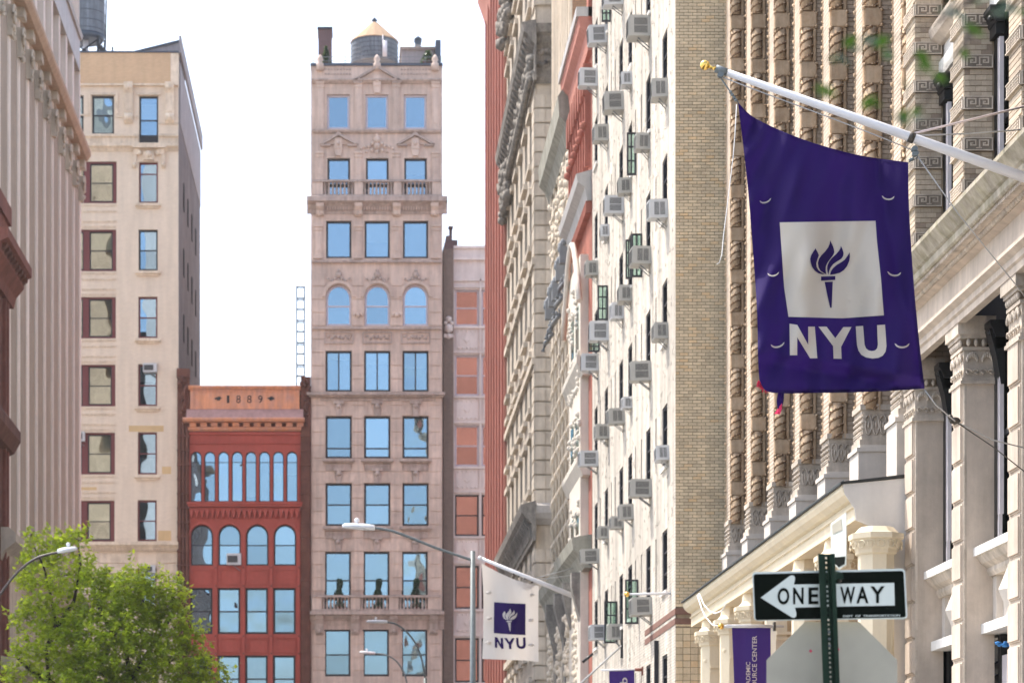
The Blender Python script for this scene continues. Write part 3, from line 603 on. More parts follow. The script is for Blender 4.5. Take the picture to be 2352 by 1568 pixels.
for k in range(5): f.b(324, 312+k*3.4, 360, 314+k*3.4, -.06, -.03)
f.build('louvre', M['frame_dark'], tb)
fr6 = Fr('F', Y+1.2); f = FB(fr6); f.poly([(308, 119), (411, 94), (411, 135), (308, 135)], -5, 0); f.build('roof_bulkhead', M['grey_stucco'], tb); f = FB(fr6); f.poly([(306, 119), (411, 93), (411, 98), (322, 119)], -5.1, .1); f.build('bulkhead_roof', M['slate'], tb); f = FB(fr); f.b(411, 82, 416, 121, -20, .0); f.build('party_wall', M['grey_stucco'], tb)
# small windows of the side wall
sw = Fr('R', 0)
xs = wx(X1, Y)
m = MB(); m.box(0, .03, 0, .7, 0, 1.6); me = m.mesh('window', M['dark'])
for i in range(7):
    for j in range(4): inst('window', me, tb, (xs-.005, Y+4+j*3.6, wz(440+i*155, Y)))
f = MB(); f.box(xs-.05, xs+.02, Y+1.2, Y+20, wz(270, Y), wz(122, Y)-.1); f.build('side_band', M['grey_stucco'], tb)

# ---- red 1889 building with copper cornice
rb = thing('red_copper_building', 'low red iron fronted building with a copper cornice dated 1889', 'building', (wx(560, Y), Y, 0)); XL, XR = 407.5, 713.5
TOP = 887
holes = []; wins = []
for k in range(8): wins.append((438+k*31.45, 1036, 463+k*31.45, 1151, 12.4, dict(rails=(.79,), ft=1.6)))
for k in range(4):
    x = 438+k*63.7; wins.append((x, 1204, x+51, 1298, 25, dict(rails=(.5,), ft=3))); wins.append((x-1.5, 1349, x+50, 1455, 0, dict(rails=(.49,), ft=4.2))); wins.append((x-2, 1504, x+49.5, 1610, 0, dict(rails=(.49,), ft=4.2)))
for (a, b, c, d, r, kk) in wins: holes.append(hole(a, b, c, d, Y, r))
f = FB(fr); wall(f, wx(437-2, Y), wx(691, Y), 0, wz(992, Y), holes, .22); f.build('facade', M['red'], rb)
shell(rb, fr, wx(XL, Y), wx(XR, Y), 0, wz(890, Y), 22, 'brown')
for i, (a, b, c, d, r, kk) in enumerate(wins):
    ex = {}
    if r < 20 and i % 3 == 1: kk = dict(kk, blinds=((.55, .98, 'blind'),) if i % 2 else ((.1, .98, 'curtain'),))
    if r > 20: ex['blinds'] = (((.5, .97, 'dark'), (.1, .5, 'blind')) if i % 2 else ((0.1, .4, 'dark'),))
    win(rb, fr, a+.3, b+.3, c-.3, d-.3, rise=r, gm='glass_wavy' if i % 3 == 0 else 'glass', **kk)
for (a, b) in ((XL, 435), (691, XR)):
    f = FB(fr); f.b(a, 866, b, 1640, -.3, .12)
    for q in (a+3, (a+b)/2-2.5, b-8): f.b(q, 980, q+5, 1640, .12, .26)
    f.build('brick_pier', M['brown'], rb)
    f = FB(fr)
    for yy in range(1000, 1600, 33): f.b(a-.5, yy, b+.5, yy+4, .1, .29)
    f.each('pier_band', M['brown'], rb)
    f = FB(fr); c = (a+b)/2; rnd = random.Random(3)
    f.b(a-1, 848, b+1, 868, -.4, .3) if a < 500 else f.b(c-8, 868, c+8, 884, -.3, .3)
    for k in range(26): yy = 870+k*4.2; f.bl(c+rnd.uniform(-9, 9)*(1-k/40), yy, .16+.2*math.exp(-k/6), rnd.uniform(4, 7.5)*(1-k/50))
    f.build('carved_finial', M['brown'], rb)
f = FB(fr); f.pr([(-.3, 887), (.3, 887), (.3, 890), (.2, 895), (.0, 896), (-.3, 896)], 433, 691); f.b(437, 896, 688, 940, -.3, .1)
f.b(437, 896, 688, 900, .1, .15); f.b(437, 935, 688, 940, .1, .15); f.b(437, 900, 447, 935, .1, .15); f.b(680, 900, 688, 935, .1, .15); f.build('copper_parapet', M['copper'], rb)
f = FB(fr); f.pr([(0, 940), (.12, 940), (.62, 962), (.62, 963), (0, 966)], 429, 697); f.build('copper_roof', M['copper_roof'], rb)
f = FB(fr); f.pr([(0, 963), (.64, 962.5), (.7, 966), (.62, 971), (0, 972)], 421, 700); f.pr([(0, 981), (.2, 981), (.2, 986), (.1, 990), (0, 990)], 432, 692); f.each('copper_gutter', M['copper'], rb)
f = FB(fr); x = 436; f.b(433, 972, 692, 981, -.1, .1, 0)
f.build('dentil_recess', M['brown'], rb)
f = FB(fr)
while x < 690: f.b(x, 972, x+15, 980.8, .1, .32); x += 24.6
f.each('dentil', M['copper'], rb)
def word(parent, s, x0, y0, x1, y1, w, mat, name='lettering'):
    q = text_mb(s, lambda a, b: fr.T(wx(x0+(x1-x0)*a, Y), wz(y1+(y0-y1)*b, Y), w)); return q.build(name, M[mat], parent)
for ch, x in zip('1889', (524, 548, 573, 598)): word(rb, ch, x-(2.5 if ch == '1' else 5), 908.5, x+(3 if ch == '1' else 5), 926, .125, 'black', 'numeral')
for s, c in ((-1, 502), (1, 622)):
    f = FB(fr); f.poly([(c-9*s, 915), (c, 912), (c+8*s, 914), (c+9*s, 917), (c, 919), (c-4*s, 917)], .1, .125); f.poly([(c-1, 911), (c+5, 911), (c+3, 920), (c-3, 920)], .1, .12); f.build('flourish', M['black'], rb)
f = FB(fr)
for (a, b, w) in ((992, 998, .1), (1016, 1019, .08), (1154, 1158, .35), (1158, 1164, .26), (1166, 1171, .12)): f.b(430 if a > 1100 else 435, a, 695 if a > 1100 else 691, b, 0, w)
x = 437
for k in range(21):
    c = 440+k*12.1; pts = [(c-6+12*t/8, 1172+(10-10*abs(math.sin(math.pi*(t/8))))*0+18*math.sin(math.pi*t/8)**2) for t in range(9)]
    f.poly([(c-6, 1171)]+pts+[(c+6, 1171)], 0, .2)
f.each('corbel', M['red'], rb)
for k in range(4):
    c = 463.5+k*63.7; f = FB(fr)
    for t in range(12):
        a0, a1 = math.pi*t/12, math.pi*(t+1)/12; f.poly([(c-27*math.cos(a0), 1230-27*math.sin(a0)), (c-27*math.cos(a1), 1230-27*math.sin(a1)), (c-33*math.cos(a1), 1230-33*math.sin(a1)), (c-33*math.cos(a0), 1230-33*math.sin(a0))], 0, .07)
    f.build('arch_hood', M['red'], rb)
    for (y0, y1) in ((1306, 1341), (1462, 1497)):
        f = FB(fr); a, b = c-23, c+24; f.b(a, y0, b, y0+3, 0, .05); f.b(a, y1-3, b, y1, 0, .05); f.b(a, y0+3, a+3, y1-3, 0, .05); f.b(b-3, y0+3, b, y1-3, 0, .05); f.build('spandrel_panel', M['red'], rb)
for k in range(5):
    for yy in (1303, 1345, 1460, 1500): f = FB(fr); f.bl(431.8+k*63.7, yy, .05, 3); f.build('rosette', M['brown'], rb)
f = FB(fr)
for k in range(5): x = 431.5+k*63.7; f.b(x-3, 1206, x+3, 1640, 0, .09)
for k in range(9): x = 434.8+k*31.45; f.b(x-1.6, 1050, x+1.6, 1152, 0, .08)
f.each('mullion', M['red'], rb)

# ---- pale terracotta building beside the tower, with a brown brick chimney pier
Yw = 143.0; fw = Fr('F', Yw); pw = thing('pale_terracotta_building', 'pale pink terracotta building with a tall brown chimney pier, right of the stone tower', 'building', (wx(1090, Yw), Yw, 0))
wr = [(665, 748), (815, 908), (976, 1070), (1135, 1230), (1298, 1397), (1464, 1566), (1630, 1730)]; holes = []
for (a, b) in wr:
    for x in (1045, 1106, 1167): holes.append(hole(x, a, x+55, b, Yw))
f = FB(fw); wall(f, wx(1041, Yw), wx(1235, Yw), 0, wz(565, Yw), holes, .25); f.build('facade', M['white_tc'], pw); shell(pw, fw, wx(1018, Yw), wx(1235, Yw), 0, wz(566, Yw), 18, 'white_tc')
for i, (a, b) in enumerate(wr):
    for x in (1045, 1106, 1167): win(pw, fw, x+.4, a+.4, x+54.6, b-.4, rails=(.5,), fm='frame_dark' if i > 2 else 'frame_lav', ft=3.5, gm='glass_neutral')
f = FB(fw)
for yy, w in ((565, .12), (592, .2), (640, .12)): f.b(1041, yy, 1235, yy+6, 0, w)
for (a, b) in wr: f.b(1041, b+2, 1235, b+6, 0, .14); f.b(1041, a-8, 1235, a-4, 0, .1)
f.each('string_course', M['white_tc'], pw)
f = FB(fw)
for x in (1102, 1163): f.b(x, 640, x+3, 1640, 0, .12)
f.each('mullion', M['white_tc'], pw)
for (a, b), (c, d) in zip(wr, wr[1:]):
    for x in (1045, 1106):
        f = FB(fw); f.b(x+2, b+10, x+53, c-13, 0, .03); m = (b+c-3)/2; f.poly([(x+27, m-8), (x+33, m), (x+27, m+8), (x+21, m)], .03, .1)
        for k in range(5): f.bl(x+8+k*10, b+13, .03, 2.4); f.bl(x+8+k*10, c-16, .03, 2.4)
        f.build('diamond_panel', M['white_tc'], pw)
f = FB(fw); f.b(1018, 575, 1041, 1640, -.6, .35); f.build('chimney_pier', M['chim'], pw)
f = FB(fw); f.b(1020, 560, 1041, 575, -.6, .3); f.poly([(1021, 560), (1040, 560), (1036, 543), (1024, 543)], -.6, .2); f.b(1038, 545, 1052, 575, -1.5, -.6); f.b(1032, 520, 1039, 545, -.5, -.2); f.b(1030, 518, 1041, 522, -.55, -.1); f.build('chimney_pot', M['chim_dk'], pw)
f = FB(fw); f.bl(1030, 757, .4, 11); f.bl(1030, 736, .38, 8); f.bl(1030, 775, .38, 7); f.bl(1023, 745, .38, 5); f.bl(1037, 745, .38, 5); f.b(1019, 770, 1040, 778, .3, .45); f.build('carved_cartouche', M['white_tc'], pw)

# ---- lattice mast behind the red building
Yl = 166.0; lt = thing('lattice_mast', 'thin steel lattice ladder rising behind the red building beside the stone tower', 'ladder', P(690, 900, Yl)); lf = Fr('F', Yl)
for x in (680.5, 698): f = FB(lf); f.b(x-.5, 657, x+2.5, 1985, -.05, .05); f.build('rail', M['slate'], lt)
y = 658; i = 0
while y < 900:
    f = FB(lf); f.b(682, y, 698, y+3.2, -.04, .04)
    if i % 2: f.b(682, y+5, 698, y+7, -.04, .04)
    f.build('rung', M['slate'], lt); y += 25.5; i += 1
# ------------------------------------------------------------------ left side of the street
rnd0 = random.Random(8); XLF = -12.5; fl = Fr('L', XLF)
fb = thing('fluted_office_building', 'beige office building with close vertical stone fins and a row of carved roundels, left side', 'building', (XLF, 96, 0))
YA, YB = 83.6, 108.6; finY = [83.9+2.46*k for k in range(11)]
zb, zt0, zt1 = 32.3, 36.3, 37.7
holes = []
for k in range(10):
    for j in range(9): holes.append((finY[k]+.75, finY[k+1]-.75+.35, 13.4+j*2.05+.1*0, 13.4+j*2.05+1.0))
f = MB(fl); wall(f, YA, YB, 0, zb, [], .25); f.build('facade', M['terra_l'] if 'terra_l' in M else M['lime'], fb)
f = MB(fl)
for k in range(10):
    f.box(finY[k]+.47, finY[k+1]-.05, 13, zb-.1, 0, .012)
f.build('brick_strip', M['fluted_brick'], fb)
for k in range(11):
    f = MB(fl); f.box(finY[k], finY[k]+.42, 12.6, zb, 0, .05); f.box(finY[k]+.08, finY[k]+.34, 12.6, zb, .05, .08); f.build('fin', M['fin'], fb)
    f = MB(fl); c = (finY[k]+.13, 31.3); f.box(finY[k]-.2, finY[k]+.46, 31.95, 32.3, 0, .3)
    f.tube([fl.T(c[0]+.28*math.cos(q*.524), c[1]+.3*math.sin(q*.524), .24) for q in range(13)], .06, 6); f.ball(fl.T(c[0], c[1], .2), .13, 8)
    for q in range(8): f.ball(fl.T(c[0]+.18*math.cos(q*.785), c[1]+.18*math.sin(q*.785), .2), .07, 6)
    f.box(c[0]-.2, c[0]+.2, 30.5, 31.6, .0, .2); [f.ball(fl.T(c[0]+rnd0.uniform(-.2, .2), rnd0.uniform(30.4, 31), .22), rnd0.uniform(.05, .1), 6) for q in range(9)]
    f.build('carved_roundel', M['lime_dk'] if k % 1 else M['lime'], fb)
f = MB(fl); f.prof([(0, zb), (.4, zb), (.55, zb+.22), (.55, zb+.42), (0, zb+.5)], YA, YB); f.build('belt_cornice', M['ochre_l'], fb)
f = MB(fl); f.box(YA, YB, zb+.5, zt0, -.9, -.5); f.build('recessed_storey', M['fluted_brick'], fb)
for k in range(11): f = MB(fl); f.box(finY[k], finY[k]+.5, zb+.5, zt0, -.5, .03); f.build('column', M['fin'], fb)
f = MB(fl); f.box(YA, YB, zt0, zt1, -.6, .06); f.prof([(.0, zt1), (.15, zt1), (.2, zt1+.2), (0, zt1+.25)], YA, YB); f.build('fascia', M['greymetal'], fb)
f = MB(fl); f.box(YA, YB, zt1+.25, 52, -.9, -.3); f.build('upper_wall', M['fluted_brick'], fb)
for k in range(11): f = MB(fl); f.box(finY[k], finY[k]+.3, zt1+.25, 52, -.3, -.05); f.build('fin', M['fin'], fb)
f = MB(fl); f.box(YA, YB-.002, 0, 51.9, -2.9, -.95); f.build('body', M['lime'], fb); f = MB(fl); f.box(YA+4, YB-2, 0, 58, -22, -5.7); f.build('unseen_beige_block', M['lime'], fb)  # second box: unseen block added so the tan house panes reflect beige
f = MB(fl); f.prof([(0, 12.6), (0, 11.2), (.15, 11.4), (.3, 11.8), (.7, 12.1), (.7, 12.4), (.45, 12.6)], YA, YB)
f.prof([(0, 8.2), (0, 7.6), (.5, 7.8), (.5, 8.1)], YA, YB); f.build('base_cornice', M['lime'], fb)
for k in range(9):
    for j in range(7): put_stone(fb, fl, YA+.1+k*2.75, YA+.1+k*2.75+2.72, 3+j*1.15, 3+j*1.15+1.12, .12, 'lime')
f = MB(fl); f.box(YB-.01, YB+.03, 0, 52, -2.9, .03); f.build('end_trim', M['fin'], fb)

bb = thing('brown_corner_building', 'dark red-brown building with a bracketed overhanging cornice at the left edge', 'building', (-12.4, 80, 0)); XB = -12.32; fr2 = Fr('L', XB); y1 = 85.2
f = MB(fr2); f.box(80, y1, 0, wz(475, 84), -12, 0); f.build('body', M['brown'], bb)
zc = wz(626, 85)
f = MB(fr2); f.prof([(0, zc-1.1), (.14, zc-1.1), (.22, zc-.75), (.5, zc-.4), (.52, zc-.12), (.78, zc), (.78, zc+.32), (0, zc+.42)], 80, y1+.6); f.build('cornice', M['brown_lt'], bb)
for k in range(9): f = MB(fr2); u = y1+.4-k*.62; f.prof([(.1, zc-.1), (.68, zc-.1), (.66, zc-.22), (.3, zc-.45), (.2, zc-.75), (.1, zc-.75)], u-.26, u); f.build('modillion', M['brown'], bb)
f = MB(fr2); f.box(80, y1, zc+.42, wz(497, 84), -.6, .05); f.box(80, y1+.1, wz(499, 84), wz(458, 84), -.6, .14); f.build('parapet', M['brown_lt'], bb)
z2 = wz(1010, 85); f = MB(fr2); f.prof([(0, z2-.5), (.2, z2-.4), (.42, z2), (.42, z2+.35), (.1, z2+.8), (0, z2+.8)], 80, y1+.35); f.build('lower_cornice', M['brown'], bb)
f = MB(fr2); f.box(y1-.5, y1-.2, 0, zc-1.1, 0, .1); f.box(y1-1.2, y1-1.0, 0, zc-1.1, 0, .12); f.build('corner_pilaster', M['brown_lt'], bb)
f = MB(); f.box(-30, -12.9, 80.5, 83.3, 0, 44); gt = thing('grey_tower_block', 'dark grey brick wall rising behind the brown cornice at the left edge', 'building', (-20, 82, 0)); f.build('body', M['dk_side'], gt)

# water tank above the tan house, top left
Yt = 150.0; ft_ = Fr('F', Yt); k = Yt/F
c = (wx(184, Yt), Yt+3, wz(118, Yt)); t = thing('water_tank', 'dark grey water tank on a black steel frame above the tan house at upper left', 'water tank', c); r = 45*k; zb_ = 72*k
for j in range(40):
    a0, a1 = 2*math.pi*(j+.04)/40, 2*math.pi*(j+.96)/40
    s = MB(); q = [(r*math.cos(x), r*math.sin(x)) for x in (a0, a1)]; s.prism(q+[(x*.96, y*.96) for x, y in q][::-1], zb_, zb_+3.6); s.v = [(c[0]+a, c[1]+b, c[2]+d) for a, b, d in s.v]; s.build('stave', M['tankwood'], t)
s = MB(); s.lathe([(r*.95, zb_), (r*.95, zb_+3.5)], c, 24); s.build('lining', M['slate'], t)
for h in (.2, .7, 1.3, 2, 2.8): s = MB(); s.lathe([(r, zb_+h), (r*1.015, zb_+h), (r*1.015, zb_+h+.04), (r, zb_+h+.04)], c, 32); s.build('hoop', M['slate'], t)
s = MB(); s.lathe([(r*1.03, zb_+3.55), (.05, zb_+4.6)], c, 16, sm=False); s.build('roof', M['slate'], t)
s = MB(); s.lathe([(r*.9, zb_-.35), (r*1.02, zb_-.02)], c, 24); s.build('platform', M['slate'], t)
for (dx, dy) in ((-.9, -.9), (.9, -.9), (-.9, .9), (.9, .9)): s = MB(); s.box(c[0]+dx-.09, c[0]+dx+.09, c[1]+dy-.09, c[1]+dy+.09, c[2], c[2]+zb_-.3); s.build('leg', M['black'], t)
s = MB(); s.tube([(c[0]+.05, c[1]-.3, c[2]+.1), (c[0]+.05, c[1]-.3, c[2]+zb_-.2)], .17); s.build('riser_pipe', M['frame_white'], t)
s = MB(); s.tube([(c[0]-.9, c[1]-.95, c[2]+.1), (c[0]+.9, c[1]-.95, c[2]+zb_-.5)], .06); s.tube([(c[0]+.9, c[1]-.95, c[2]+.1), (c[0]-.9, c[1]-.95, c[2]+zb_-.5)], .06); s.box(c[0]-1.1, c[0]+1.75, c[1]-1.1, c[1]-.95, c[2]-.02, c[2]+.3); s.build('brace', M['black'], t)
s = MB(); s.box(c[0]+1.25, c[0]+1.38, c[1]-1, c[1]-.8, c[2], c[2]+1.35); s.box(c[0]+1.75, c[0]+1.85, c[1]-1, c[1]-.8, c[2], c[2]+.95); s.tube([(c[0]+1.35, c[1]-.9, c[2]+1), (c[0]+1.42, c[1]-.9, c[2]+4.8)], .05); s.tube([(c[0]+.9, c[1]-.9, c[2]+1.1), (c[0]+1.8, c[1]-.9, c[2]+.2)], .12); s.build('ladder_frame', M['black'], t)

# ------------------------------------------------------------------ right side of the street, far to near
XR_ = 6.27
def yoff(x, X=XR_): return X*F/(x-CX)
# ---- red ribbed tower
rt = thing('red_ribbed_tower', 'tall salmon red tower with close vertical ribs at the far right corner', 'building', (XR_, 110, 0)); fq = Fr('R', XR_)
Y0, Y1 = 101.2, yoff(1119.5)
f = MB(fq); f.box(Y0, Y1, 0, 42.5, -16, -.35); f.build('body', M['redfin'], rt)
n = 7; d = (Y1-Y0)/n
for k in range(n+1): f = MB(fq); u = Y0+k*d; f.box(u-.45 if k else u, u+.45 if k < n else u, 0, 42.4, -.4, 0); f.box(u-.2 if k else u, min(u+.2, Y1), 0, 42.4, 0, .12); f.build('rib', M['redfin'], rt)
f = MB(fq)
for k in range(n): u = Y0+(k+.5)*d; f.box(u-.25, u+.25, 0, 42.3, -.36, -.24)
f.build('mullion', M['redfin'], rt)
f = MB(fq); f.prof([(0, 40.8), (0, 42.6), (.45, 42.6), (.45, 42.2), (.2, 41.5)], Y0, Y1+.4); f.build('cornice', M['redfin'], rt)
m = MB(Fr('F', 0)); m.box(0, 1.2, 0, 1.9, 0, .02); me = m.mesh('window', M['glass'])
bk = MB(); 
for j in range(10):
    for i in range(5):
        pass

# ---- beige limestone building with rusticated return wall
Y0, Y1 = 85.0, 101.2; lb = thing('limestone_corner_building', 'beige limestone corner building with banded stone blocks and two dark carved cornices', 'building', (XR_, 92, 0))
zc1 = wz(62, 85)
holes = []
for i in range(6):
    for j in range(11): holes.append((Y0+1.5+i*2.55, Y0+2.75+i*2.55, 10.6+j*2.9-5, 12.4+j*2.9-5))
f = MB(fq); wall(f, Y0, Y1, 0, 42, holes, .4); f.build('facade', M['lime'], lb)
d_ = MB(fq); d_.box(Y0+.5, Y1-.1, 0, 41.5, -1.2, -.55); d_.build('interior', M['dark'], lb)
for h in holes: window(lb, fq, h[0]+.01, h[1]-.01, h[2]+.01, h[3]-.01, rec=.22, rails=(.5,), ft=.07)
for h in holes: f = MB(fq); f.box(h[0]-.15, h[1]+.15, h[2]-.2, h[2]-.01, 0, .16); f.box(h[0]-.18, h[1]+.18, h[3]+.01, h[3]+.22, 0, .14); f.each('window_trim', M['lime'], lb)
fe = Fr('F', Y0); f = MB(fe); f.box(XR_+.02, 22, 0, 42, -1, -.06); f.build('return_wall', M['lime'], lb); f = MB(fq); f.box(Y0+1, Y1-.01, 0, 41.9, -16, -1.3); f.build('body', M['lime'], lb)
z = wz(1150, Y0)
zz = [wz(1560, Y0)+i*.515 for i in range(80)]
for z in zz:
    if abs(z-zc1+1.0) < 1.45 or abs(z-12.6) < .8 or z > 38: continue
    put_stone(lb, fe, XR_, XR_+.36, z, z+.475, .04, 'lime', 'quoin'); put_stone(lb, fe, XR_+.36, XR_+1.0, z, z+.475, .0+.03, 'lime', 'quoin')
    put_stone(lb, fq, Y0+.02, Y0+1.1, z, z+.475, .05, 'lime', 'quoin')
f = MB(fq); prof = [(0, zc1-2.0), (.08, zc1-2.0), (.12, zc1-1.75), (.06, zc1-1.7), (.06, zc1-.75), (.2, zc1-.62), (.3, zc1-.4), (.44, zc1-.3), (.5, zc1), (0, zc1+.1)]
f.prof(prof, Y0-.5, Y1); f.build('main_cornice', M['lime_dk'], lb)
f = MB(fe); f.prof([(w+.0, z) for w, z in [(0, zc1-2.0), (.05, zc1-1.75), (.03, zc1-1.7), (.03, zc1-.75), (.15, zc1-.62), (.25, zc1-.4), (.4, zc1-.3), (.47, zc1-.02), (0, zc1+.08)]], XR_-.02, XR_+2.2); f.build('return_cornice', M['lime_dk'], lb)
rnd = random.Random(5); f = MB(fq)
for k in range(150): f.blob(rnd.uniform(Y0, Y1), zc1-1.22+rnd.uniform(-.42, .42), .1, rnd.uniform(.1, .24))
for k in range(46): f.blob(Y0+k*.36, zc1-1.85, .2, .15)
for k in range(24): u = Y0+k*.68; f.prof([(.05, zc1-.35), (.42, zc1-.35), (.36, zc1-.5), (.1, zc1-.72)], u, u+.3)
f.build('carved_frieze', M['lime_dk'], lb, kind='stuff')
f = MB(fe)
for k in range(14):
    a = k*.45; f.blob(XR_+.2+.42*math.cos(a)*(1-k/18)+.1, zc1-1.2+.4*math.sin(a)*(1-k/18), .04, .12); f.blob(XR_+.85+.3*math.cos(a)*(1-k/18), zc1-1.25-.3*math.sin(a)*(1-k/18), .04, .1)
f.build('scroll_relief', M['lime_dk'], lb)
zl = wz(1172, Y0)
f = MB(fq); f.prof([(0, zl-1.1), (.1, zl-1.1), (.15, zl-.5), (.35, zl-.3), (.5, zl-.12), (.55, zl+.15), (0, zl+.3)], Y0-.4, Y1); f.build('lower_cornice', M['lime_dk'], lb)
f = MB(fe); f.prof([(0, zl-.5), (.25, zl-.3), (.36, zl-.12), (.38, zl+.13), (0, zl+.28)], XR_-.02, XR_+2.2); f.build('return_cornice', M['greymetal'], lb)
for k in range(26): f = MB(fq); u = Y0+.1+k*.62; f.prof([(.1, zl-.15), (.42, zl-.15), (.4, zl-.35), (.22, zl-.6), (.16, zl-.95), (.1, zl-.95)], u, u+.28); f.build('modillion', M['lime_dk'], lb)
for zz_, w in ((18.5, .12), (22.0, .12), (9.6, .2), (8.9, .14)): f = MB(fq); f.box(Y0, Y1, zz_, zz_+.25, 0, w); f.build('string_course', M['lime'], lb)
f = MB(fq)
for k in range(60): f.blob(rnd.uniform(Y1-5, Y1), rnd.uniform(wz(90, 99), wz(5, 99)), .25, rnd.uniform(.12, .3)); f.blob(rnd.uniform(Y1-4, Y1), rnd.uniform(wz(480, 99), wz(380, 99)), .2, rnd.uniform(.12, .28))
f.build('carved_ornament', M['lime_dk'], lb, kind='stuff')

# ---- cream terracotta building with twisted colonnettes
Y0, Y1 = 70.3, 77.6; cb_ = thing('cream_colonnette_building', 'cream terracotta building with slim twisted columns and a mossy grey cornice', 'building', (XR_, 74, 0))
f = MB(fq); f.box(Y0, Y1, 0, 38, -14, -.3); f.build('body', M['cream'], cb_)
fe = Fr('F', Y0); f = MB(fe); f.box(XR_, 20, 22.6, 38, -.2, .02); f.build('return_wall', M['or_brick'], cb_)
zo = 23.0
for k in range(13):
    u = Y0+.05+k*.6
    f = MB(fq); f.box(u, u+.3, 9.4, 38, -.3, 0); f.build('rib', M['cream'], cb_)
for k in range(6):
    u = Y0+.5+k*1.2; f = MB(fq); pts = []
    for q in range(150): a = q*.8; pts.append(fq.T(u+.045*math.cos(a), 9.4+q*.088, .05+.045*math.sin(a)))
    f.tube(pts, .05, 5); f.tube([fq.T(u, 9.4, .03), fq.T(u, 22.4, .03)], .06, 6); f.build('twisted_column', M['cream'], cb_)
f = MB(fq); f.prof([(0, zo-.9), (.1, zo-.9), (.24, zo-.5), (.42, zo-.3), (.46, zo+.25), (.3, zo+.5), (0, zo+.5)], Y0-.35, Y1); f.build('cornice', M['olive'], cb_)
f = MB(fq)
for k in range(70): f.blob(rnd.uniform(Y0, Y1), rnd.uniform(20.2, 22), .05, rnd.uniform(.07, .16))
f.build('carved_frieze', M['cream'], cb_, kind='stuff')
# griffin brackets
for i, (x, y) in enumerate(((1300, 590), (1288, 630), (1277, 675), (1290, 690), (1272, 720))):
    f = MB(fq); Yk = Y0+.4+i*1.35; c = (Yk, wz(y, Yk))
    for a in range(16): f.blob(c[0]+.04*math.sin(a), c[1]+.5-a*.09, .16+.17*math.sin(a*.55), .12-.005*a, 0, (.8, .8, 1.3))
    f.tube([fq.T(c[0], c[1]-.6, .1), fq.T(c[0], c[1]-.95, .35), fq.T(c[0], c[1]-1.2, .42)], .07); f.box(c[0]-.12, c[0]+.12, c[1]-.2, c[1]+.3, -.02, .35); f.build('griffin_bracket', M['iron'], cb_)

# ---- red brick building with a white bay
Y0, Y1 = 64.5, 70.3; rd = thing('red_ornate_building', 'narrow red brick building with white carved bay and stepped grey cornices', 'building', (XR_, 67, 0))
f = MB(fq); f.box(Y0, Y1, 0, 23.6, -14, 0); f.build('body', M['red_br'], rd)
f = MB(fq); f.box(Y0, Y0+.5, 23.6, 25.3, -.5, .1); f.build('parapet', M['red_br'], rd)
def ledge(z, w, h, mat, nm='cornice', a=Y0+.02, b=Y1): f = MB(fq); f.prof([(0, z-h), (w*.3, z-h), (w*.45, z-h*.5), (w*.9, z-h*.3), (w, z), (0, z+.12)], a, b); return f.build(nm, M[mat], rd)
ledge(23.7, .36, .9, 'redfin'); f = MB(fq); f.box(Y0, Y1, 23.7, 23.95, -.2, .42); f.build('gutter', M['greymetal'], rd)
ledge(19.5, .42, .7, 'greymetal')
f = MB(fq)
for k in range(30): u = Y0+.1+k*.19; f.box(u, u+.1, 18.5, 18.8, 0, .16)
f.build('dentil_row', M['red_br'], rd)
for k in range(8):
    u = Y0+.35+k*.7; f = MB(fq); f.box(u, u+.16, 19.8, 22.5, 0, .16); f.prism([(u-.2, 22.5), (u+.36, 22.5), (u+.16, 21.7), (u, 21.7)], 0, .22); f.ball(fq.T(u+.08, 20.9, .18), .13, 6); f.build('arcade_shaft', M['red_br'], rd)
f = MB(fq); f.box(Y0+1.0, Y1-1.4, 2, 17.6, 0, .22); f.build('bay', M['bay'], rd)
f = MB(fq)
pts = [fq.T(Y0+.4+5*t/10, 16.2+2.1*math.sin(math.pi*t/10), .3) for t in range(11)]; f.tube(pts, .08, 6); f.build('arch_moulding', M['plinth'], rd)
f = MB(fq)
for k in range(110):
    z = rnd.choice([rnd.uniform(15.3, 17), rnd.uniform(12.3, 13.4), rnd.uniform(9.6, 11.0), rnd.uniform(14, 15)]); f.blob(rnd.uniform(Y0+1.0, Y1-1.4), z, .24, rnd.uniform(.05, .1))
f.build('carved_knobs', M['bay'], rd, kind='stuff')
for z in (14.6, 11.9): f = MB(fq); f.prof([(0, z-.35), (.2, z-.35), (.36, z), (.36, z+.16), (0, z+.2)], Y0+.5, Y1-.6); f.build('bay_ledge', M['bay'], rd)
for z in (16, 13, 10.4):
    for u in (Y0+1.4, Y0+2.9): f = MB(fq); f.box(u, u+.9, z-1, z+.3, .2, .235); f.build('window', M['glass_green'], rd)
f = MB(fq); f.prof([(0, 9.0), (.2, 9.0), (.34, 9.35), (.5, 9.5), (.55, 9.8), (0, 9.9)], Y0+.02, Y1); f.build('base_cornice', M['olive'], rd)
f = MB(fq); f.prof([(0, 8.9), (.2, 8.9), (.32, 9.25), (.42, 9.4), (.48, 9.7), (0, 9.8)], Y1, 77.6); f.build('base_cornice', M['olive'], cb_)
for (r_, u0) in ((rd, 65.56), (rd, 68.2), (cb_, 71.2), (cb_, 74.4)):
    f = MB(fq); f.prof([(.0, 6.2), (.14, 6.4), (.2, 7.6), (.45, 8.6), (.45, 9.0), (0, 9.0)], u0, u0+.5); f.build('scroll_bracket', M['lime_dk'], r_)
    f = MB(fq); f.box(u0+.7, u0+2.2, 2.5, 8.0, -.25, .18); f.build('entrance_panel', M['cream'], r_)
    f = MB(fq)
    for k in range(60): f.blob(u0+rnd.uniform(.7, 2.3), rnd.uniform(5, 8.2), .2, rnd.uniform(.05, .12))
    f.build('carved_knobs', M['cream'], r_, kind='stuff')

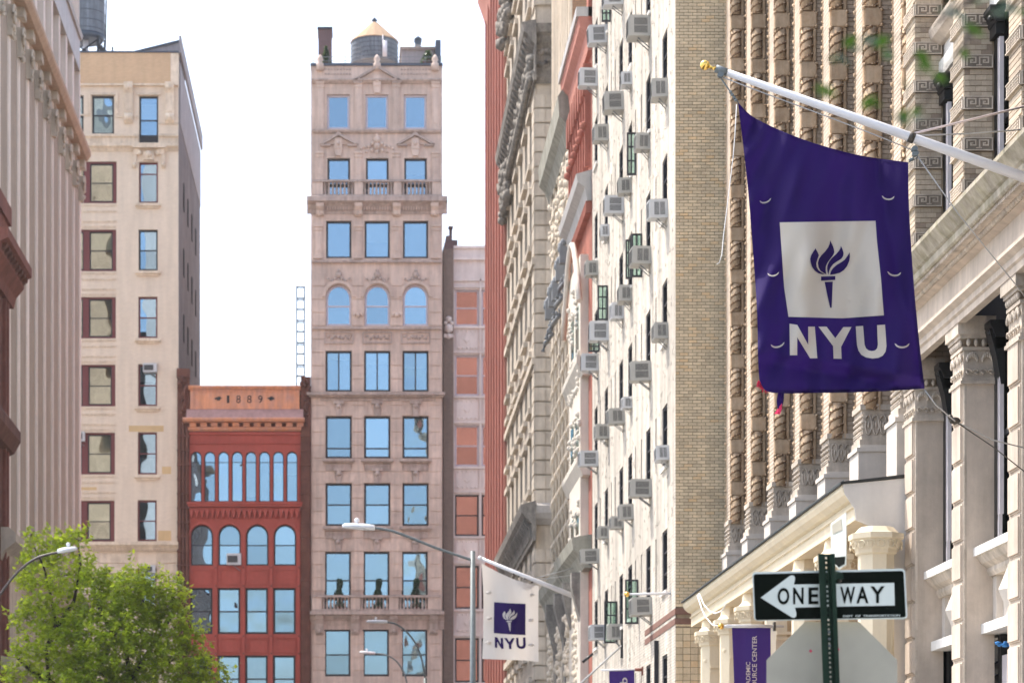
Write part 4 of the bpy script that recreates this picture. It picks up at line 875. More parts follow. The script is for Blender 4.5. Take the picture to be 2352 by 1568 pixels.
# ---- white brick apartment building
Y0, Y1 = 47.6, 64.4; wb = thing('white_brick_apartment_building', 'white brick apartment building with many window air conditioners and a tan brick end wall', 'building', (XR_, 56, 0))
wcols = [49.25, 52.05, 55.5, 57.4, 60.8, 63.4]; slots = [50.7, 53.3, 54.4, 58.7, 59.6, 62.3]
ztop = [5.28+2.53*k+.2 for k in range(-1, 9)]; holes = []
for yc in wcols:
    for z in ztop: holes.append((yc-.4, yc+.4, z-1.25, z))
for yc in slots:
    for z in ztop: holes.append((yc-.09, yc+.09, z-1.15, z))
f = MB(fq); wall(f, Y0, Y1, 0, 29, holes, .3); f.build('facade', M['wbrick'], wb)
f = MB(fq); f.box(Y0+.4, Y1, 0, 28.9, -.8, -.36); f.build('interior', M['dark'], wb)
for h in holes:
    if h[1]-h[0] > .5: window(wb, fq, h[0]+.005, h[1]-.005, h[2]+.005, h[3]-.005, rec=.02, ft=.05, fd=.24, rails=(.3, .65), gm='glass_dark')
    else: f = MB(fq); f.box(h[0]+.002, h[1]-.002, h[2]+.002, h[3]-.002, -.16, -.14); f.build('slot_window', M['black'], wb)
f = MB(fq)
for h in holes:
    if h[1]-h[0] > .5: f.box(h[0]-.05, h[1]+.05, h[2]-.07, h[2]-.002, -.1, .05)
f.each('window_sill', M['sill'], wb)
# header bricks standing proud, cast small shadows across the wall
f = MB(fq); rnd = random.Random(11)
for k in range(2600):
    u = rnd.uniform(Y0+.1, Y1-.2); z = 3+int(rnd.uniform(0, 26)/.062)*.062
    if any(h[0]-.12 < u < h[1]+.02 and h[2]-.1 < z < h[3]+.02 for h in holes): continue
    f.box(u, u+.1, z, z+.054, -.01, rnd.uniform(.004, .011))
f.build('proud_bricks', M['wbrick'], wb, kind='stuff')
f = MB(fq)
for z in (wz(1403, Y0), wz(1426, Y0)): f.box(Y0-.012, Y0+5, z-.06, z+.06, -.1, .012)
f.build('brick_band', M['band'], wb)
# end wall built brick by brick
fe = Fr('F', Y0); f = MB(fe); f.box(XR_+.02, 20, 0, 29, -.4, -.014); f.build('mortar_bed', M['mortar'], wb)
f = MB(fq); f.box(Y0+.42, Y1-.01, 0, 28.8, -14, -.85); f.build('body', M['wbrick'], wb)
bm1 = MB(Fr('F', 0)); L, Hh = .172, .0625; bm1.box(0, L-.012, 0, Hh-.011, -.014, 0); bme = bm1.mesh('brick', M['sbrick'])
st = MB(fe); cnt = 0; zb0 = wz(1392, Y0)
rws = int((29-zb0)/Hh)
for r in range(rws):
    z = zb0+r*Hh; off = -(r % 2)*L/2; c = 0
    while XR_+off+c*L < 7.6:
        x = XR_+off+c*L; c += 1; x0 = max(x, XR_+.001); x1 = x+L-.012
        if x1-x0 < .03: continue
        j = rnd.uniform(-.002, .003)
        if cnt < 290 and 24 < r < 75 and x0 == x: inst('brick', bme, wb, fe.T(x, z, j)); cnt += 1
        else: st.box(x0, x1, z, z+Hh-.011, -.016, j)
zz = 0
for r in range(60):                                  # stacked-bond grid below the dark bands
    z = wz(1440, Y0)-(r+1)*.13
    if z < .1: break
    for c in range(9): x = XR_+.003+c*.15; st.box(x, x+.139, z, z+.12, -.016, rnd.uniform(-.002, .003))
st.build('brickwork', M['sbrick'], wb, kind='stuff')
for z in (wz(1403, Y0), wz(1426, Y0)): f = MB(fe); f.box(XR_+.012, 7.6, z-.06, z+.06, -.014, .006); f.build('brick_band', M['band'], wb)
f = MB(fe); f.box(XR_+.003, 7.6, wz(1437, Y0), wz(1430, Y0)-.01, -.014, .0); f.build('soldier_course', M['sbrick'], wb)
# casement leaves standing open
def casement(x0, y0, x1, y1, dark=False):
    Yc = yoff(x1); W, H = wx(x1, Yc)-wx(x0, Yc), wz(y0, Yc)-wz(y1, Yc); fc = Fr('F', Yc)
    return window(wb, fc, wx(x0, Yc), XR_-.01, wz(y1, Yc), wz(y0, Yc), rec=0, ft=.035, fd=.05, rails=(.34, .67), muls=(.5,) if not dark else (), gm='glass_green', name='casement')
for q in ((1440, 304, 1462, 402), (1451, 536, 1476, 636), (1437, 550, 1452, 640), (1373, 655, 1397, 735), (1351, 768, 1378, 808), (1382, -10, 1404, 50), (1388, 1380, 1419, 1476), (1436, 1330, 1467, 1432), (1503, 1470, 1514, 1590)): casement(*q)
# air conditioners
def ac_mesh(kind):
    c = MB(); c.box(-1, 0, 0, 1, 0, 1); out = []
    b = MB(); b.box(-1, .12, 0, 1, 0, 1); b.box(-1.05, -1, .04, .96, .04, .96); out.append(('casing', b, 'ac'))
    for k in range(2):
        g = MB(); m = MB()
        if kind == 'A': x0, x1, z0, z1 = -.78, -.12, (.52, .14)[k], (.86, .48)[k]
        else: x0, x1, z0, z1 = (-.76, -.42)[k], (-.47, -.13)[k], .16, .84
        g.box(x0, x1, -.006, -.001, z0, z1); out.append(('grille', g, 'grille'))
        n = 7
        for q in range(n):
            if kind == 'A': z = z0+(q+.5)*(z1-z0)/n; m.box(x0, x1, -.014, -.007, z-.007, z+.007)
            else: x = x0+(q+.5)*(x1-x0)/n; m.box(x-.007, x+.007, -.014, -.007, z0, z1)
        out.append(('louvre', m, 'ac'))
    s = MB(); s.tube([(-.55, .3, 0), (.05, .3, -.5)], .03, 5); s.tube([(-.55, .7, 0), (.05, .7, -.5)], .03, 5); out.append(('bracket', s, 'iron'))
    f_ = MB()
    for q in range(8): z = .12+q*.1; f_.box(-1.075, -1.051, .1, .9, z, z+.03)
    out.append(('front_louvre', f_, 'grille')); return [(n_, b_.mesh(n_, M[m_])) for n_, b_, m_ in out]
AC = {k: ac_mesh(k) for k in 'AB'}; ACW = {k: [(n, me.copy()) for n, me in AC[k]] for k in 'AB'}
for k in 'AB':
    for n, me in ACW[k]:
        if n in ('casing', 'louvre'): me.materials[0] = M['ac_w']
acs = [(1374, 75, 42, 44, 'A'), (1469, 56, 50, 52, 'A'), (1352, 175, 42, 44, 'A'), (1411, 228, 44, 46, 'A'), (1411, 467, 44, 44, 'A'), (1376, 757, 44, 48, 'A'), (1355, 829, 40, 42, 'A'), (1472, 848, 48, 48, 'A'), (1353, 1050, 42, 38, 'A'), (1472, 1118, 50, 44, 'A'), (1355, 1274, 42, 36, 'A'), (1475, 1388, 46, 44, 'A'), (1374, 1449, 34, 38, 'A'), (1410, -12, 44, 42, 'A'),
 (1440, 177, 24, 32, 'B'), (1516, 198, 36, 46, 'B'), (1382, 302, 32, 40, 'B'), (1477, 322, 32, 40, 'B'), (1436, 423, 30, 38, 'B'), (1390, 527, 20, 30, 'B'), (1513, 476, 42, 46, 'B'), (1474, 583, 44, 44, 'B'), (1360, 613, 28, 36, 'B'), (1437, 670, 30, 40, 'B'), (1419, 711, 28, 40, 'B'), (1519, 756, 32, 40, 'B'), (1442, 922, 20, 28, 'B'), (1417, 952, 36, 38, 'B'), (1384, 988, 30, 36, 'B'), (1523, 1036, 28, 36, 'B'), (1439, 1172, 32, 38, 'B'), (1418, 1197, 28, 30, 'B'), (1386, 1220, 24, 30, 'B'), (1413, 1448, 30, 40, 'B')]
bycol = {}
for (x, y, w, h, k) in acs:
    Yc = yoff(x+w/2); col = min(range(6), key=lambda i: abs(wcols[i]-Yc)); bycol.setdefault(col, []).append((y, x, w, h, k, Yc))
ordn = ['top', 'second', 'third', 'fourth', 'fifth', 'sixth', 'seventh', 'eighth', 'ninth', 'tenth', 'eleventh']
cname = ['nearest the tan brick corner', 'second from the tan brick corner', 'third from the tan brick corner', 'fourth from the tan brick corner', 'fifth from the tan brick corner', 'beside the red building']
for col, lst in bycol.items():
    lst.sort()
    for i, (y, x, w, h, k, Yc) in enumerate(lst):
        W, H = w*Yc/F, h*Yc/F; loc = (XR_-.01, Yc, wz(y+h/2, Yc)); wh = (int(x+y) % 3 == 0); acr = (rnd.uniform(-.03, .08), rnd.uniform(-.05, .02), rnd.uniform(-.06, .06))
        t = thing('air_conditioner', f'{"white" if wh else "beige grey"} window unit, {ordn[i]} down in the column {cname[col]}' if i else f'{"white" if wh else "beige grey"} window unit, topmost in the column {cname[col]}', 'air conditioner', loc, 'air conditioners on the white brick building')
        for n, me in (ACW if wh else AC)[k]:
            o = inst(n, me, t, loc, (acr[0], acr[1], acr[2])); o.scale = (W*.93, .46, H*.92)
# air conditioners on the far houses
def far_ac(label, x, y, w, h, Yf, grp='air conditioners on the far facades'):
    loc = (wx(x+w/2, Yf), Yf-.45, wz(y+h/2, Yf)); t = thing('air_conditioner', label, 'air conditioner', loc, grp)
    W, H = w*Yf/F, h*Yf/F
    for n, me in ACW['A']:
        if n in ('casing', 'bracket'): o = inst(n, me, t, loc); o.scale = (W/1.12, .6, H)
    m = MB(); m.box(loc[0]-W*.86, loc[0]-W*.14, loc[1]-.02, loc[1]-.001, loc[2]+H*.2, loc[2]+H*.8); m.build('grille', M['grille'], t)
far_ac('white window unit high in the tan house, beside a dark panel', 343, 847, 30, 20, 142.2); far_ac('white window unit in the low window of the tan house above the tree', 340, 1308, 30, 18, 142.2)
far_ac('white window unit in an arched window of the red building', 535, 1285, 32, 26, 142.2); far_ac('white window unit half hidden by the fluted building', 183, 1004, 22, 22, 142.2)
# ------------------------------------------------------------------ near right: cartouche building with its portico
XN = 7.2; fn = Fr('R', XN); rnd = random.Random(21)
ct = thing('cartouche_building', 'brown terracotta and brick building with twisted columns and shield plaques above a cream portico', 'building', (XN, 39, 0))
farY = [47.1-2.44*k for k in range(7)]
f = MB(fn); f.box(31.9, 47.2, 0, 20, -9, -.75); f.build('body', M['dark'], ct)
seg = MB(); SH = .53
seg.lathe([(.092, 0), (.092, SH)], (0, 0, 0), 12)
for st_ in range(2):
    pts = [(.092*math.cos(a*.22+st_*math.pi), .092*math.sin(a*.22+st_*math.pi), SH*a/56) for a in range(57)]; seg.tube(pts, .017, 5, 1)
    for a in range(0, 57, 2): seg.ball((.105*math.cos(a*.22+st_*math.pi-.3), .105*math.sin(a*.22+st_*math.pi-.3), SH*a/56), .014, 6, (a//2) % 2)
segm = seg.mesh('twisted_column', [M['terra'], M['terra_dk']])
cm = MB(Fr('F', 0)); oc = [(0, .03), (.02, 0), (.22, 0), (.27, .06), (.27, .22), (.22, .28), (.02, .28), (0, .25)]
cm.prism(oc, -.05, .04); cm.prism([(.013+a*.9, .014+b*.9) for a, b in oc], .04, .06); cm.prism([(.02+a*.85, .021+b*.85) for a, b in oc], .06, .066)
for (a, b) in ((.255, .035), (.255, .245), (.01, .28), (.01, 0)): cm.ball((a, -.045, b), .03, 8); cm.ball((a, -.07, b), .014, 6)
cme = cm.mesh('cartouche', M['terra'])
sm_ = MB(Fr('F', 0)); sm_.box(0, .05, 0, SH, -.02, .03); sm_.box(.015, .035, 0, SH, .03, .045); sme = sm_.mesh('moulding_strip', M['terra'])
blk = MB(fn)
for k, yf in enumerate(farY):
    yn = yf-.52; fe = Fr('F', yn)
    f = MB(fn); f.box(yn+.01, yf, 6, 20, -.76, -.01); f.build('pier', M['mortar'], ct)
    f = MB(fn); z = 7.86
    while z < 19.9: f.box(yn+.06, yf-.03, z, z+.055, -.02, .004); z += .066
    z = 7.86; r = 0
    fx = MB(fe)
    while z < 19.9:
        for q in range(3): x0 = XN+.27+q*.18-(r % 2)*.09; fx.box(max(x0, XN+.265), x0+.168, z, z+.055, -.03, rnd.uniform(0, .004))
        z += .066; r += 1
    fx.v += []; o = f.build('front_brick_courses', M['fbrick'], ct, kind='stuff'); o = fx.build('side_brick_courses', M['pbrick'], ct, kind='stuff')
    f = MB(fn); z = 7.9; i = 0
    while z < 19.5: f.ball(fn.T(yf-.012, z, .01), .022 if i % 3 else .036, 6); z += .1; i += 1
    f.box(yf-.03, yf-.01, 7.9, 19.8, -.02, .015); f.build('bead_edge', M['terra'], ct)
    for n in range(-7, 8):
        zc = 13.35+.815*n
        if zc < 8.2 or zc > 19: continue
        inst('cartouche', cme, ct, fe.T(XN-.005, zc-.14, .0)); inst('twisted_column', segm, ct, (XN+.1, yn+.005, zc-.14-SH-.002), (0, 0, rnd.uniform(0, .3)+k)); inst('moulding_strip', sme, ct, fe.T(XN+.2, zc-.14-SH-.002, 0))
    # carved base block and plinth
    f = MB(); 
    def lay(z0, z1, p, mb=f): mb.box(XN-p, XN+.55, yn-p*.8, yf+p*.3, z0, z1)
    lay(7.78, 7.86, .05); lay(7.72, 7.78, .02); lay(7.42, 7.72, 0.012); lay(7.36, 7.42, .03); lay(7.28, 7.36, .06); f.build('carved_block', M['gstone'], ct)
    f = MB(fe)
    for q in range(5):
        c = (XN+.07+q*.105, 7.57)
        pts = [fe.T(c[0]+.045*math.sin(t*math.pi/5), c[1]+.14*math.cos(t*math.pi/5)*(1 if q % 2 else -1)*(-1), .022) for t in range(11)]; f.tube(pts, .011, 5)
        f.ball(fe.T(c[0], c[1], .02), .03, 6, 0, (.6, .5, 1.7))
    f.build('knot_relief', M['gstone'], ct)
    f = MB(fn)
    for a in range(7):
        for b in range(4): f.ball(fn.T(yn+.05+a*.07, 7.46+b*.075, .03), .022, 6)
    for b in range(4): f.box(yn-.02, yf, 7.43+b*.082, 7.45+b*.082, 0, .035)
    f.build('knot_relief', M['gstone'], ct)
    f = MB(); f.box(XN-.085, XN+.6, yn-.07, yf+.03, 5.9, 7.18); f.box(XN-.11, XN+.6, yn-.09, yf+.05, 7.18, 7.24); f.prism([(0, 0)]*0 or [(XN-.06, yn-.05), (XN-.06, yf+.02), (XN+.6, yf+.02), (XN+.6, yn-.05)], 7.24, 7.28); f.build('plinth', M['plinth'], ct)
# portico
po = thing('entrance_portico', 'long cream painted portico with octagonal columns and a black roof edge', 'portico', (6.8, 39, 0)); Ya, Yb = 31.7, 47.25
f = MB(fn); wp = XN-6.37; zt = 6.33
pf = [(0, 5.86), (wp-.16, 5.86), (wp-.16, 6.02), (wp-.13, 6.03), (wp-.13, 6.05), (wp-.16, 6.06), (wp-.16, 6.12), (wp-.1, 6.14), (wp-.03, 6.2), (wp, 6.27), (wp, zt), (0, zt+.09)]
f.prof(pf, Ya+.03, Yb); f.build('entablature', M['paint_cream'], po)
f = MB(fn); f.prof([(0, zt+.092), (wp+.02, zt+.002), (wp+.03, zt-.01), (wp+.03, zt+.03), (0, zt+.13)], Ya-.02, Yb+.02); f.build('roof_edge', M['roofing'], po)
f = MB(fn); f.prof([(wp-.01, zt+.034), (wp+.034, zt+.006), (wp+.04, zt+.022), (wp-.01, zt+.052)], Ya-.02, Yb+.02); f.build('metal_drip', M['galv'], po)
f = MB(fn); f.prof([(0, 5.2), (.16, 5.2), (.4, 5.75), (wp-.17, 5.86), (wp-.16, 6.0), (wp-.03, 6.2), (wp, zt), (0, zt+.08)], Ya, Ya+.028); f.box(Ya, Ya+.3, 0, 5.2, -.2, .16); f.build('end_wall', M['paint_white'], po)
f = MB(fn); f.box(Ya+.35, Yb, 0, 5.85, -.5, -.3); f.build('back_wall', M['or_brick'], po)
for k in range(7):
    yc = 31.4+2.4*k; c = (6.74, yc, 0)
    f = MB(); f.lathe([(.27, 0), (.27, .3), (.235, .34), (.235, 5.36)], c, 8, sm=False, ph=math.pi/8); f.build('column', M['paint_cream'], po)
    f = MB(); f.lathe([(.25, 5.36), (.27, 5.38), (.27, 5.42), (.33, 5.54), (.36, 5.56), (.36, 5.63), (.29, 5.645), (.22, 5.72)]+([(.2, 5.86)] if k else []), c, 8, sm=False, ph=math.pi/8)
    for q in range(16):
        a = 2*math.pi*q/16; pts = [(c[0]+.33*math.cos(a)+.045*math.cos(t)*-math.sin(a), c[1]+.33*math.sin(a)+.045*math.cos(t)*math.cos(a), 5.48+.05*math.sin(t)) for t in [i*.7 for i in range(10)]]; f.tube(pts, .009, 4, cap=False)
    f.build('capital', M['paint_cream'], po)
    f = MB(); y2 = yc-.1
    f.tube([(6.62, y2, 5.1), (6.7, y2, 5.12), (6.78, y2, 5.0), (6.84, y2, 4.8), (6.88, y2, 4.5), (6.9, y2, 4.1)], [.05, .06, .055, .05, .05, .05], 8); f.ball((6.61, y2, 5.08), .075, 10); f.box(6.66, 6.9, y2-.16, y2-.03, 4.94, 4.99); f.box(6.66, 6.88, y2-.14, y2-.03, 4.86, 4.9); f.build('scroll_bracket', M['paint_cream'], po)
f = MB()
for k in range(2):
    ps = [[(1602, 1366), (1612, 1398), (1621, 1416), (1636, 1434), (1652, 1437)], [(1606, 1363), (1617, 1388), (1630, 1403), (1643, 1408), (1658, 1402), (1668, 1385)]][k]; f.tube([P(x, y, 39.5-i*.35) for i, (x, y) in enumerate(ps)], .011, 5)
tag(f.build('rope', M['rope']), 'white rope looped from the portico roof edge to the banner pole', 'rope')

# ------------------------------------------------------------------ greek key building
gk = thing('greek_key_building', 'buff brick and grey stone building with fret pattern blocks, carved capitals and black windows', 'building', (XN, 27, 0))
gY = [31.69-2.5*k for k in range(5)]; W_ = .52; wbk = -.36
f = MB(fn); f.box(20.5, 31.8, 0, 16, -8, -.8); f.build('body', M['dark'], gk)
def key_block_mesh():
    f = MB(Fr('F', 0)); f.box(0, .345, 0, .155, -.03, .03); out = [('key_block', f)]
    g_ = MB(Fr('F', 0))
    def r(x0, y0, x1, y1): g_.box(x0, x1, y0, y1, .03, .042)
    r(0, 0, .345, .012); r(0, .143, .345, .155); r(0, .012, .012, .143); r(.333, .012, .345, .143)
    for s in (0, 1):
        o, w, h, b, t = .03+s*.15, .118, .105, .025, .014
        for q in ((0, 0, t, h), (t, h-t, w, h), (w-t, .03, w, h-t), (.045, .03, w-t, .03+t), (.045, .03+t, .045+t, .07), (.045+t, .056, .08, .07), (w, 0, w+.03, t) if s == 0 else (.0, 0, .03, t)): r(o+q[0], b+q[1], o+q[2], b+q[3])
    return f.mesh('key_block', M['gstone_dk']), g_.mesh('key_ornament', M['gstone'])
kbm, kom = key_block_mesh()
bm2 = MB(Fr('F', 0)); bm2.box(0, .13, 0, .057, -.03, 0); bme2 = bm2.mesh('brick', M['gbrick'])
bm3 = MB(Fr('F', 0)); bm3.box(0, .062, 0, .057, -.03, 0); bme3 = bm3.mesh('half_brick', M['gbrick'])
stb = 0
for k, yf in enumerate(gY):
    yn = yf-W_; fe = Fr('F', yn)
    f = MB(fn); f.box(yn+.006, yf, 8.5, 16, wbk, -.006); f.build('pier', M['mortar'], gk)
    f = MB(fn); z = 8.86; fb_ = MB(fn)
    zs0 = 10.31
    while z < 15.8:
        ph = ((z-zs0) % .49)
        if ph > .15: f.box(yn+.01, yf-.01, z, z+.056, -.02, .006)
        z += .067
    f.build('front_brick_courses', M['gbrick'], gk, kind='stuff')
    for n in range(-3, 11):
        zb_ = zs0+.49*n
        o = inst('key_block', kbm, gk, fe.T(XN-.012, zb_, 0)); inst('key_ornament', kom, o, fe.T(XN-.012, zb_, 0))
        q = MB(fn); q.box(yn-.02, yf+.02, zb_, zb_+.155, -.05, .03); q.box(yn-.02, yf+.02, zb_, zb_+.014, .03, .042); q.box(yn-.02, yf+.02, zb_+.141, zb_+.155, .03, .042)
        for a in range(8):
            for b in range(3): q.box(yn+.02+a*.062, yn+.055+a*.062, zb_+.027+b*.036, zb_+.05+b*.036, .03, .042)
        q.build('dotted_block', M['gstone'], gk)
        for r in range(5):
            z = zb_+.158+r*.0665; x = XN+.004+(0 if r % 2 == 0 else .0)
            if k in (0, 1, 2) and 8.9 < z < 13.2:
                lst = [(bme2, .0), (bme2, .134), (bme3, .268)] if r % 2 else [(bme3, 0), (bme2, .066), (bme2, .2)]
                for me, dx in lst: inst('brick', me, gk, fe.T(x+dx, z, rnd.uniform(-.003, .003)))
            else:
                q = MB(fe); [q.box(x+dx, x+dx+.13, z, z+.057, -.03, 0) for dx in (0, .134)]; q.build('brick_course', M['gbrick'], gk, kind='stuff')
    # lower storey: smooth shaft with rusticated front stones
    f = MB(); f.box(XN+.03, XN-wbk, yn+.002, yf-.02, 0, 7.1); f.build('pier_shaft', M['gstone_pl'], gk)
    f = MB(); f.box(XN, XN+.03, yn, yf-.01, 0, 7.1); f.build('shaft_edge', M['gstone'], gk)
    for n in range(-9, 4):
        z = 5.2+.47*n
        o = put_stone(gk, fn, yn+.03, yf-.04, z+.02, z+.455 if n < 3 else 7.08, .035, 'gstone_pl')
    f = MB(); p = lambda z0, z1, q: f.box(XN-q, XN-wbk, yn-q*.8, yf+q*.4, z0, z1)
    p(7.06, 7.1, .05); p(7.1, 7.14, .03); p(7.14, 7.46, .004); p(7.46, 7.5, .03); p(7.6, 7.64, .06); p(7.64, 7.86, .09); f.build('capital', M['gstone'], gk)
    for fr_, c0, wd in ((fe, XN, .36), (fn, yn, W_)):
        f = MB(fr_)
        for q in range(2 if wd < .4 else 3):
            c = c0+wd*(q+.5)/(2 if wd < .4 else 3)
            for a in range(-3, 4): t = a*.42; f.ball(fr_.T(c+.062*math.sin(t), 7.33+.075*math.cos(t), .03), .034, 6, 0, (.55, .55, 1.2))
            for s in (-1, 1):
                pts = [fr_.T(c+s*(.045-(.042-.004*i)*math.cos(i*.75)), 7.2+(.042-.004*i)*math.sin(i*.75), .03) for i in range(9)]; f.tube(pts, .012, 5)
        n = int(wd/.075)
        for q in range(n): f.ball(fr_.T(c0+(q+.5)*wd/n, 7.55, .03), .036, 8, 0, (.8, .8, 1.3))
        f.build('palmette_relief', M['gstone'], gk, kind='stuff')
# bays between the piers
for k in range(4):
    y1, y0 = gY[k]-W_, gY[k+1]      # far and near limits of the gap
    f = MB(fn); f.box(y0, y1, 11.46, 11.68, -.7, -.3); f.box(y0, y1, 11.68, 11.9, -.7, -.36); f.build('lintel', M['sill'], gk)
    f = MB(fn); f.prof([(-.6, 11.9), (-.3, 11.9), (-.2, 11.97), (-.17, 12.05), (-.17, 12.1), (-.6, 12.12)], y0, y1); f.build('spandrel_sill', M['gstone_pl'], gk)
    f = MB(fn); f.box(y0, y1, 12.12, 16, -.7, -.45); f.build('spandrel', M['gstone'], gk)
    f = MB(fn)
    for q in range(34): t = q*.6; f.blob((y0+y1)/2+rnd.uniform(-.55, .55), 12.2+rnd.uniform(0, .7), -.36, rnd.uniform(.05, .12))
    f.build('carved_figures', M['gstone'], gk, kind='stuff')
    for (za, zb2) in ((8.86, 11.45), (5.14, 7.76)):
        window(gk, fn, y0+.002, y1-.002, za, zb2, rec=.4, ft=.09, fd=.08, rails=(.5,), muls=(.5,), fm='black', gm='glass_green')
        f = MB(fn); f.box(y1-.17, y1-.006, za, zb2-.005, -.398, -.355); f.box(y1-.3, y1-.006, zb2-.33, zb2-.2, -.398, -.3); f.prof([(-.398, zb2-.2), (-.29, zb2-.2), (-.25, zb2-.1), (-.22, zb2-.06), (-.22, zb2-.006), (-.398, zb2-.006)], y1-.34, y1-.006); f.ball(fn.T(y1-.25, zb2-.14, -.25), .04, 8)
        if za < 6: f.prof([(-.398, zb2-.75), (-.36, zb2-.75), (-.3, zb2-.4), (-.22, zb2-.1), (-.398, zb2-.1)], y1-.3, y1-.1)
        f.build('iron_pilaster', M['black'], gk)
        f = MB(fn); f.box(y1-.22, y1-.2, za+.35, zb2-.36, -.395, -.345); f.box(y1-.285, y1-.265, za+.35, zb2-.36, -.395, -.345); f.prism([(y1-.22, za), (y1-.18, za), (y1-.18, za+.25), (y1-.2, za+.35), (y1-.22, za+.35)], -.395, -.35); f.build('sunlit_sash_edge', M['frame_white'], gk)  # white strips stand for sunlight on the black sash edges
    f = MB(fn); f.box(y0-.1, y1+.05, 5.02, 5.12, -.6, -.11); f.build('window_sill', M['sill'], gk)
    f = MB(fn); f.prof([(-.6, 4.78), (-.3, 4.78), (-.27, 4.83), (-.27, 4.88), (-.2, 4.93), (-.15, 5.0), (-.14, 5.02), (-.6, 5.02)], y0, y1+.03); f.build('sill_moulding', M['gstone'], gk)
    f = MB(fn); f.box(y0, y1, 4.2, 4.78, -.7, -.42); f.box(y1-.16, y1, 4.26, 4.78, -.42, -.34); f.box(y0, y0+.16, 4.26, 4.78, -.42, -.34); f.build('spandrel_panel', M['plinth'], gk)
    f = MB(fn); c = (y0+y1)/2-.05; h, w = .3, .3; i = len(f.v)
    pts = [(c, 4.52+h), (c+w, 4.52), (c, 4.52-h), (c-w, 4.52)]; f.prism(pts, -.42, -.25)
    for a, b in zip(pts, pts[1:]+pts[:1]): f.quad([(a[0], a[1], -.25), (b[0], b[1], -.25), (c, 4.52, -.13)])
    f.build('lozenge', M['plinth'], gk)
    f = MB(fn); f.box(y0-.04, y1+.0, 4.1, 4.22, -.6, -.2); f.build('lower_sill', M['sill'], gk)
    f = MB(fn); f.box(y0, y1, 2.2, 4.09, -.72, -.62); f.box(y1-.12, y1, 2.2, 4.09, -.62, -.4); f.box(y1-.22, y1-.14, 2.2, 4.09, -.62, -.5); f.build('window_frame', M['black'], gk)
    for q in range(10): f = MB(fn); z = 2.4+q*.16; f.prof([(-.61, z), (-.5, z-.06), (-.5, z-.045), (-.61, z+.015)], y0+.1, y1-.35); f.build('shutter_slat', M['frame_dark'], gk)
    f = MB(fn); f.box(y0, y1, 0, 2.2, -.7, -.3); f.build('base_panel', M['gstone_pl'], gk)
f = MB(fn); CP = [(0, 7.77), (.10, 7.77), (.10, 7.85), (.13, 7.87), (.13, 7.94), (.2, 7.98), (.2, 8.02), (.09, 8.05), (.08, 8.38), (.16, 8.41), (.2, 8.45), (.28, 8.46)]
f.prof(CP+[(.28, 8.5), (0, 8.5)], 20.6, 31.75); f.build('architrave_and_frieze', M['gstone_pl'], gk)
f = MB(fn); f.prof([(0, 8.5), (.34, 8.5), (.36, 8.52), (.36, 8.6), (.39, 8.62), (.42, 8.66), (.5, 8.76), (.5, 8.81), (0, 8.86)], 20.6, 31.78); f.build('cornice', M['moss'], gk)
f = MB(fn)
u = 20.7
while u < 31.7: f.box(u, u+.035, 8.455, 8.5, .2, .32); u += .062
f.build('dentil_row', M['gstone'], gk, kind='stuff')
f = MB(fn); u = 20.7
while u < 31.7: f.ball(fn.T(u, 8.435, .2), .04, 6, 0, (.9, .7, 1.1)); u += .088
f.build('egg_moulding', M['gstone'], gk, kind='stuff')
bl_ = MB(); z0 = wz(1540, 27.6)
for q in range(30): p = P(2310+rnd.uniform(-20, 20), 1478+rnd.uniform(-5, 5), 27.9); bl_.ball(p, rnd.uniform(.01, .028), 6, 0, (1.6, 1, .6))
M['blue'] = plain('blue_plastic', (.05, .25, .6), .35); tag(bl_.build('plastic_sheet', M['blue']), 'crumpled blue plastic sheet in the lowest dark window at right', 'plastic sheet')
gr = MB(fn)
for q in range(9): gr.box(26.7, 28.6, 3.5+q*.04, 3.515+q*.04, -.45, -.43)
for q in range(30): gr.box(26.7+q*.063, 26.715+q*.063, 3.5, 3.84, -.428, -.415)
gr.build('window_lattice', M['frame_white'], gk)

# ------------------------------------------------------------------ purple flag on its white pole
YF = 24.2
pl = thing('flagpole', 'long tapered white flagpole with a gold ball, slanting out from the stone facade', 'flagpole', P(2475, 452, YF))
p0, p1 = P(1648, 159, YF), P(2480, 452, YF)
f = MB(); f.tube([p0, p0.lerp(p1, .55), p1], [.033, .047, .054], 20); f.build('pole', M['pole'], pl)
f = MB(); f.tube([p0-(p1-p0).normalized()*.02, p0+(p1-p0).normalized()*.1], .038, 16); f.build('end_cap', M['galv'], pl)
q = P(2093, 316, YF); f = MB(); d = (p1-p0).normalized(); f.tube([q-d*.03, q+d*.03], .054, 16); f.build('clamp', M['bronze'], pl)
f = MB(); f.ball(P(1619, 150, YF), .05, 20); f.build('gold_ball', M['gold'], pl); f = MB(); f.tube([P(1625, 152, YF), P(1636, 156, YF), P(1648, 159, YF)], [.02, .014, .022], 10); f.build('spindle', M['gold'], pl)
f = MB(); f.box(*[a for ax in zip(P(2462, 470, YF), P(2478, 430, YF)) for a in ax][0:2], YF-.15, YF+.15, wz(480, YF), wz(425, YF)); f.build('wall_bracket', M['bronze'], pl)
for (x, y) in ((1655, 172), (2100, 343), (2102, 353)): f = MB(); c = P(x, y, YF); f.tube([c-Vector((0, .03, 0)), c+Vector((0, .03, 0))], .03, 12); f.build('pulley', M['galv'], pl)
def cab(name, pts, r, mat, par=None, Y=YF):
    f = MB(); f.tube([P(*q[:2], q[2] if len(q) > 2 else Y) for q in pts], r, 6); return f.build(name, M[mat], par)
cab('halyard', [(1660, 178), (1760, 216), (1900, 268), (2010, 310), (2096, 345)], .006, 'cable', pl); cab('flag_clip_line', [(1656, 180), (1672, 203), (1683, 220), (1696, 236)], .007, 'galv', pl)
f = MB()
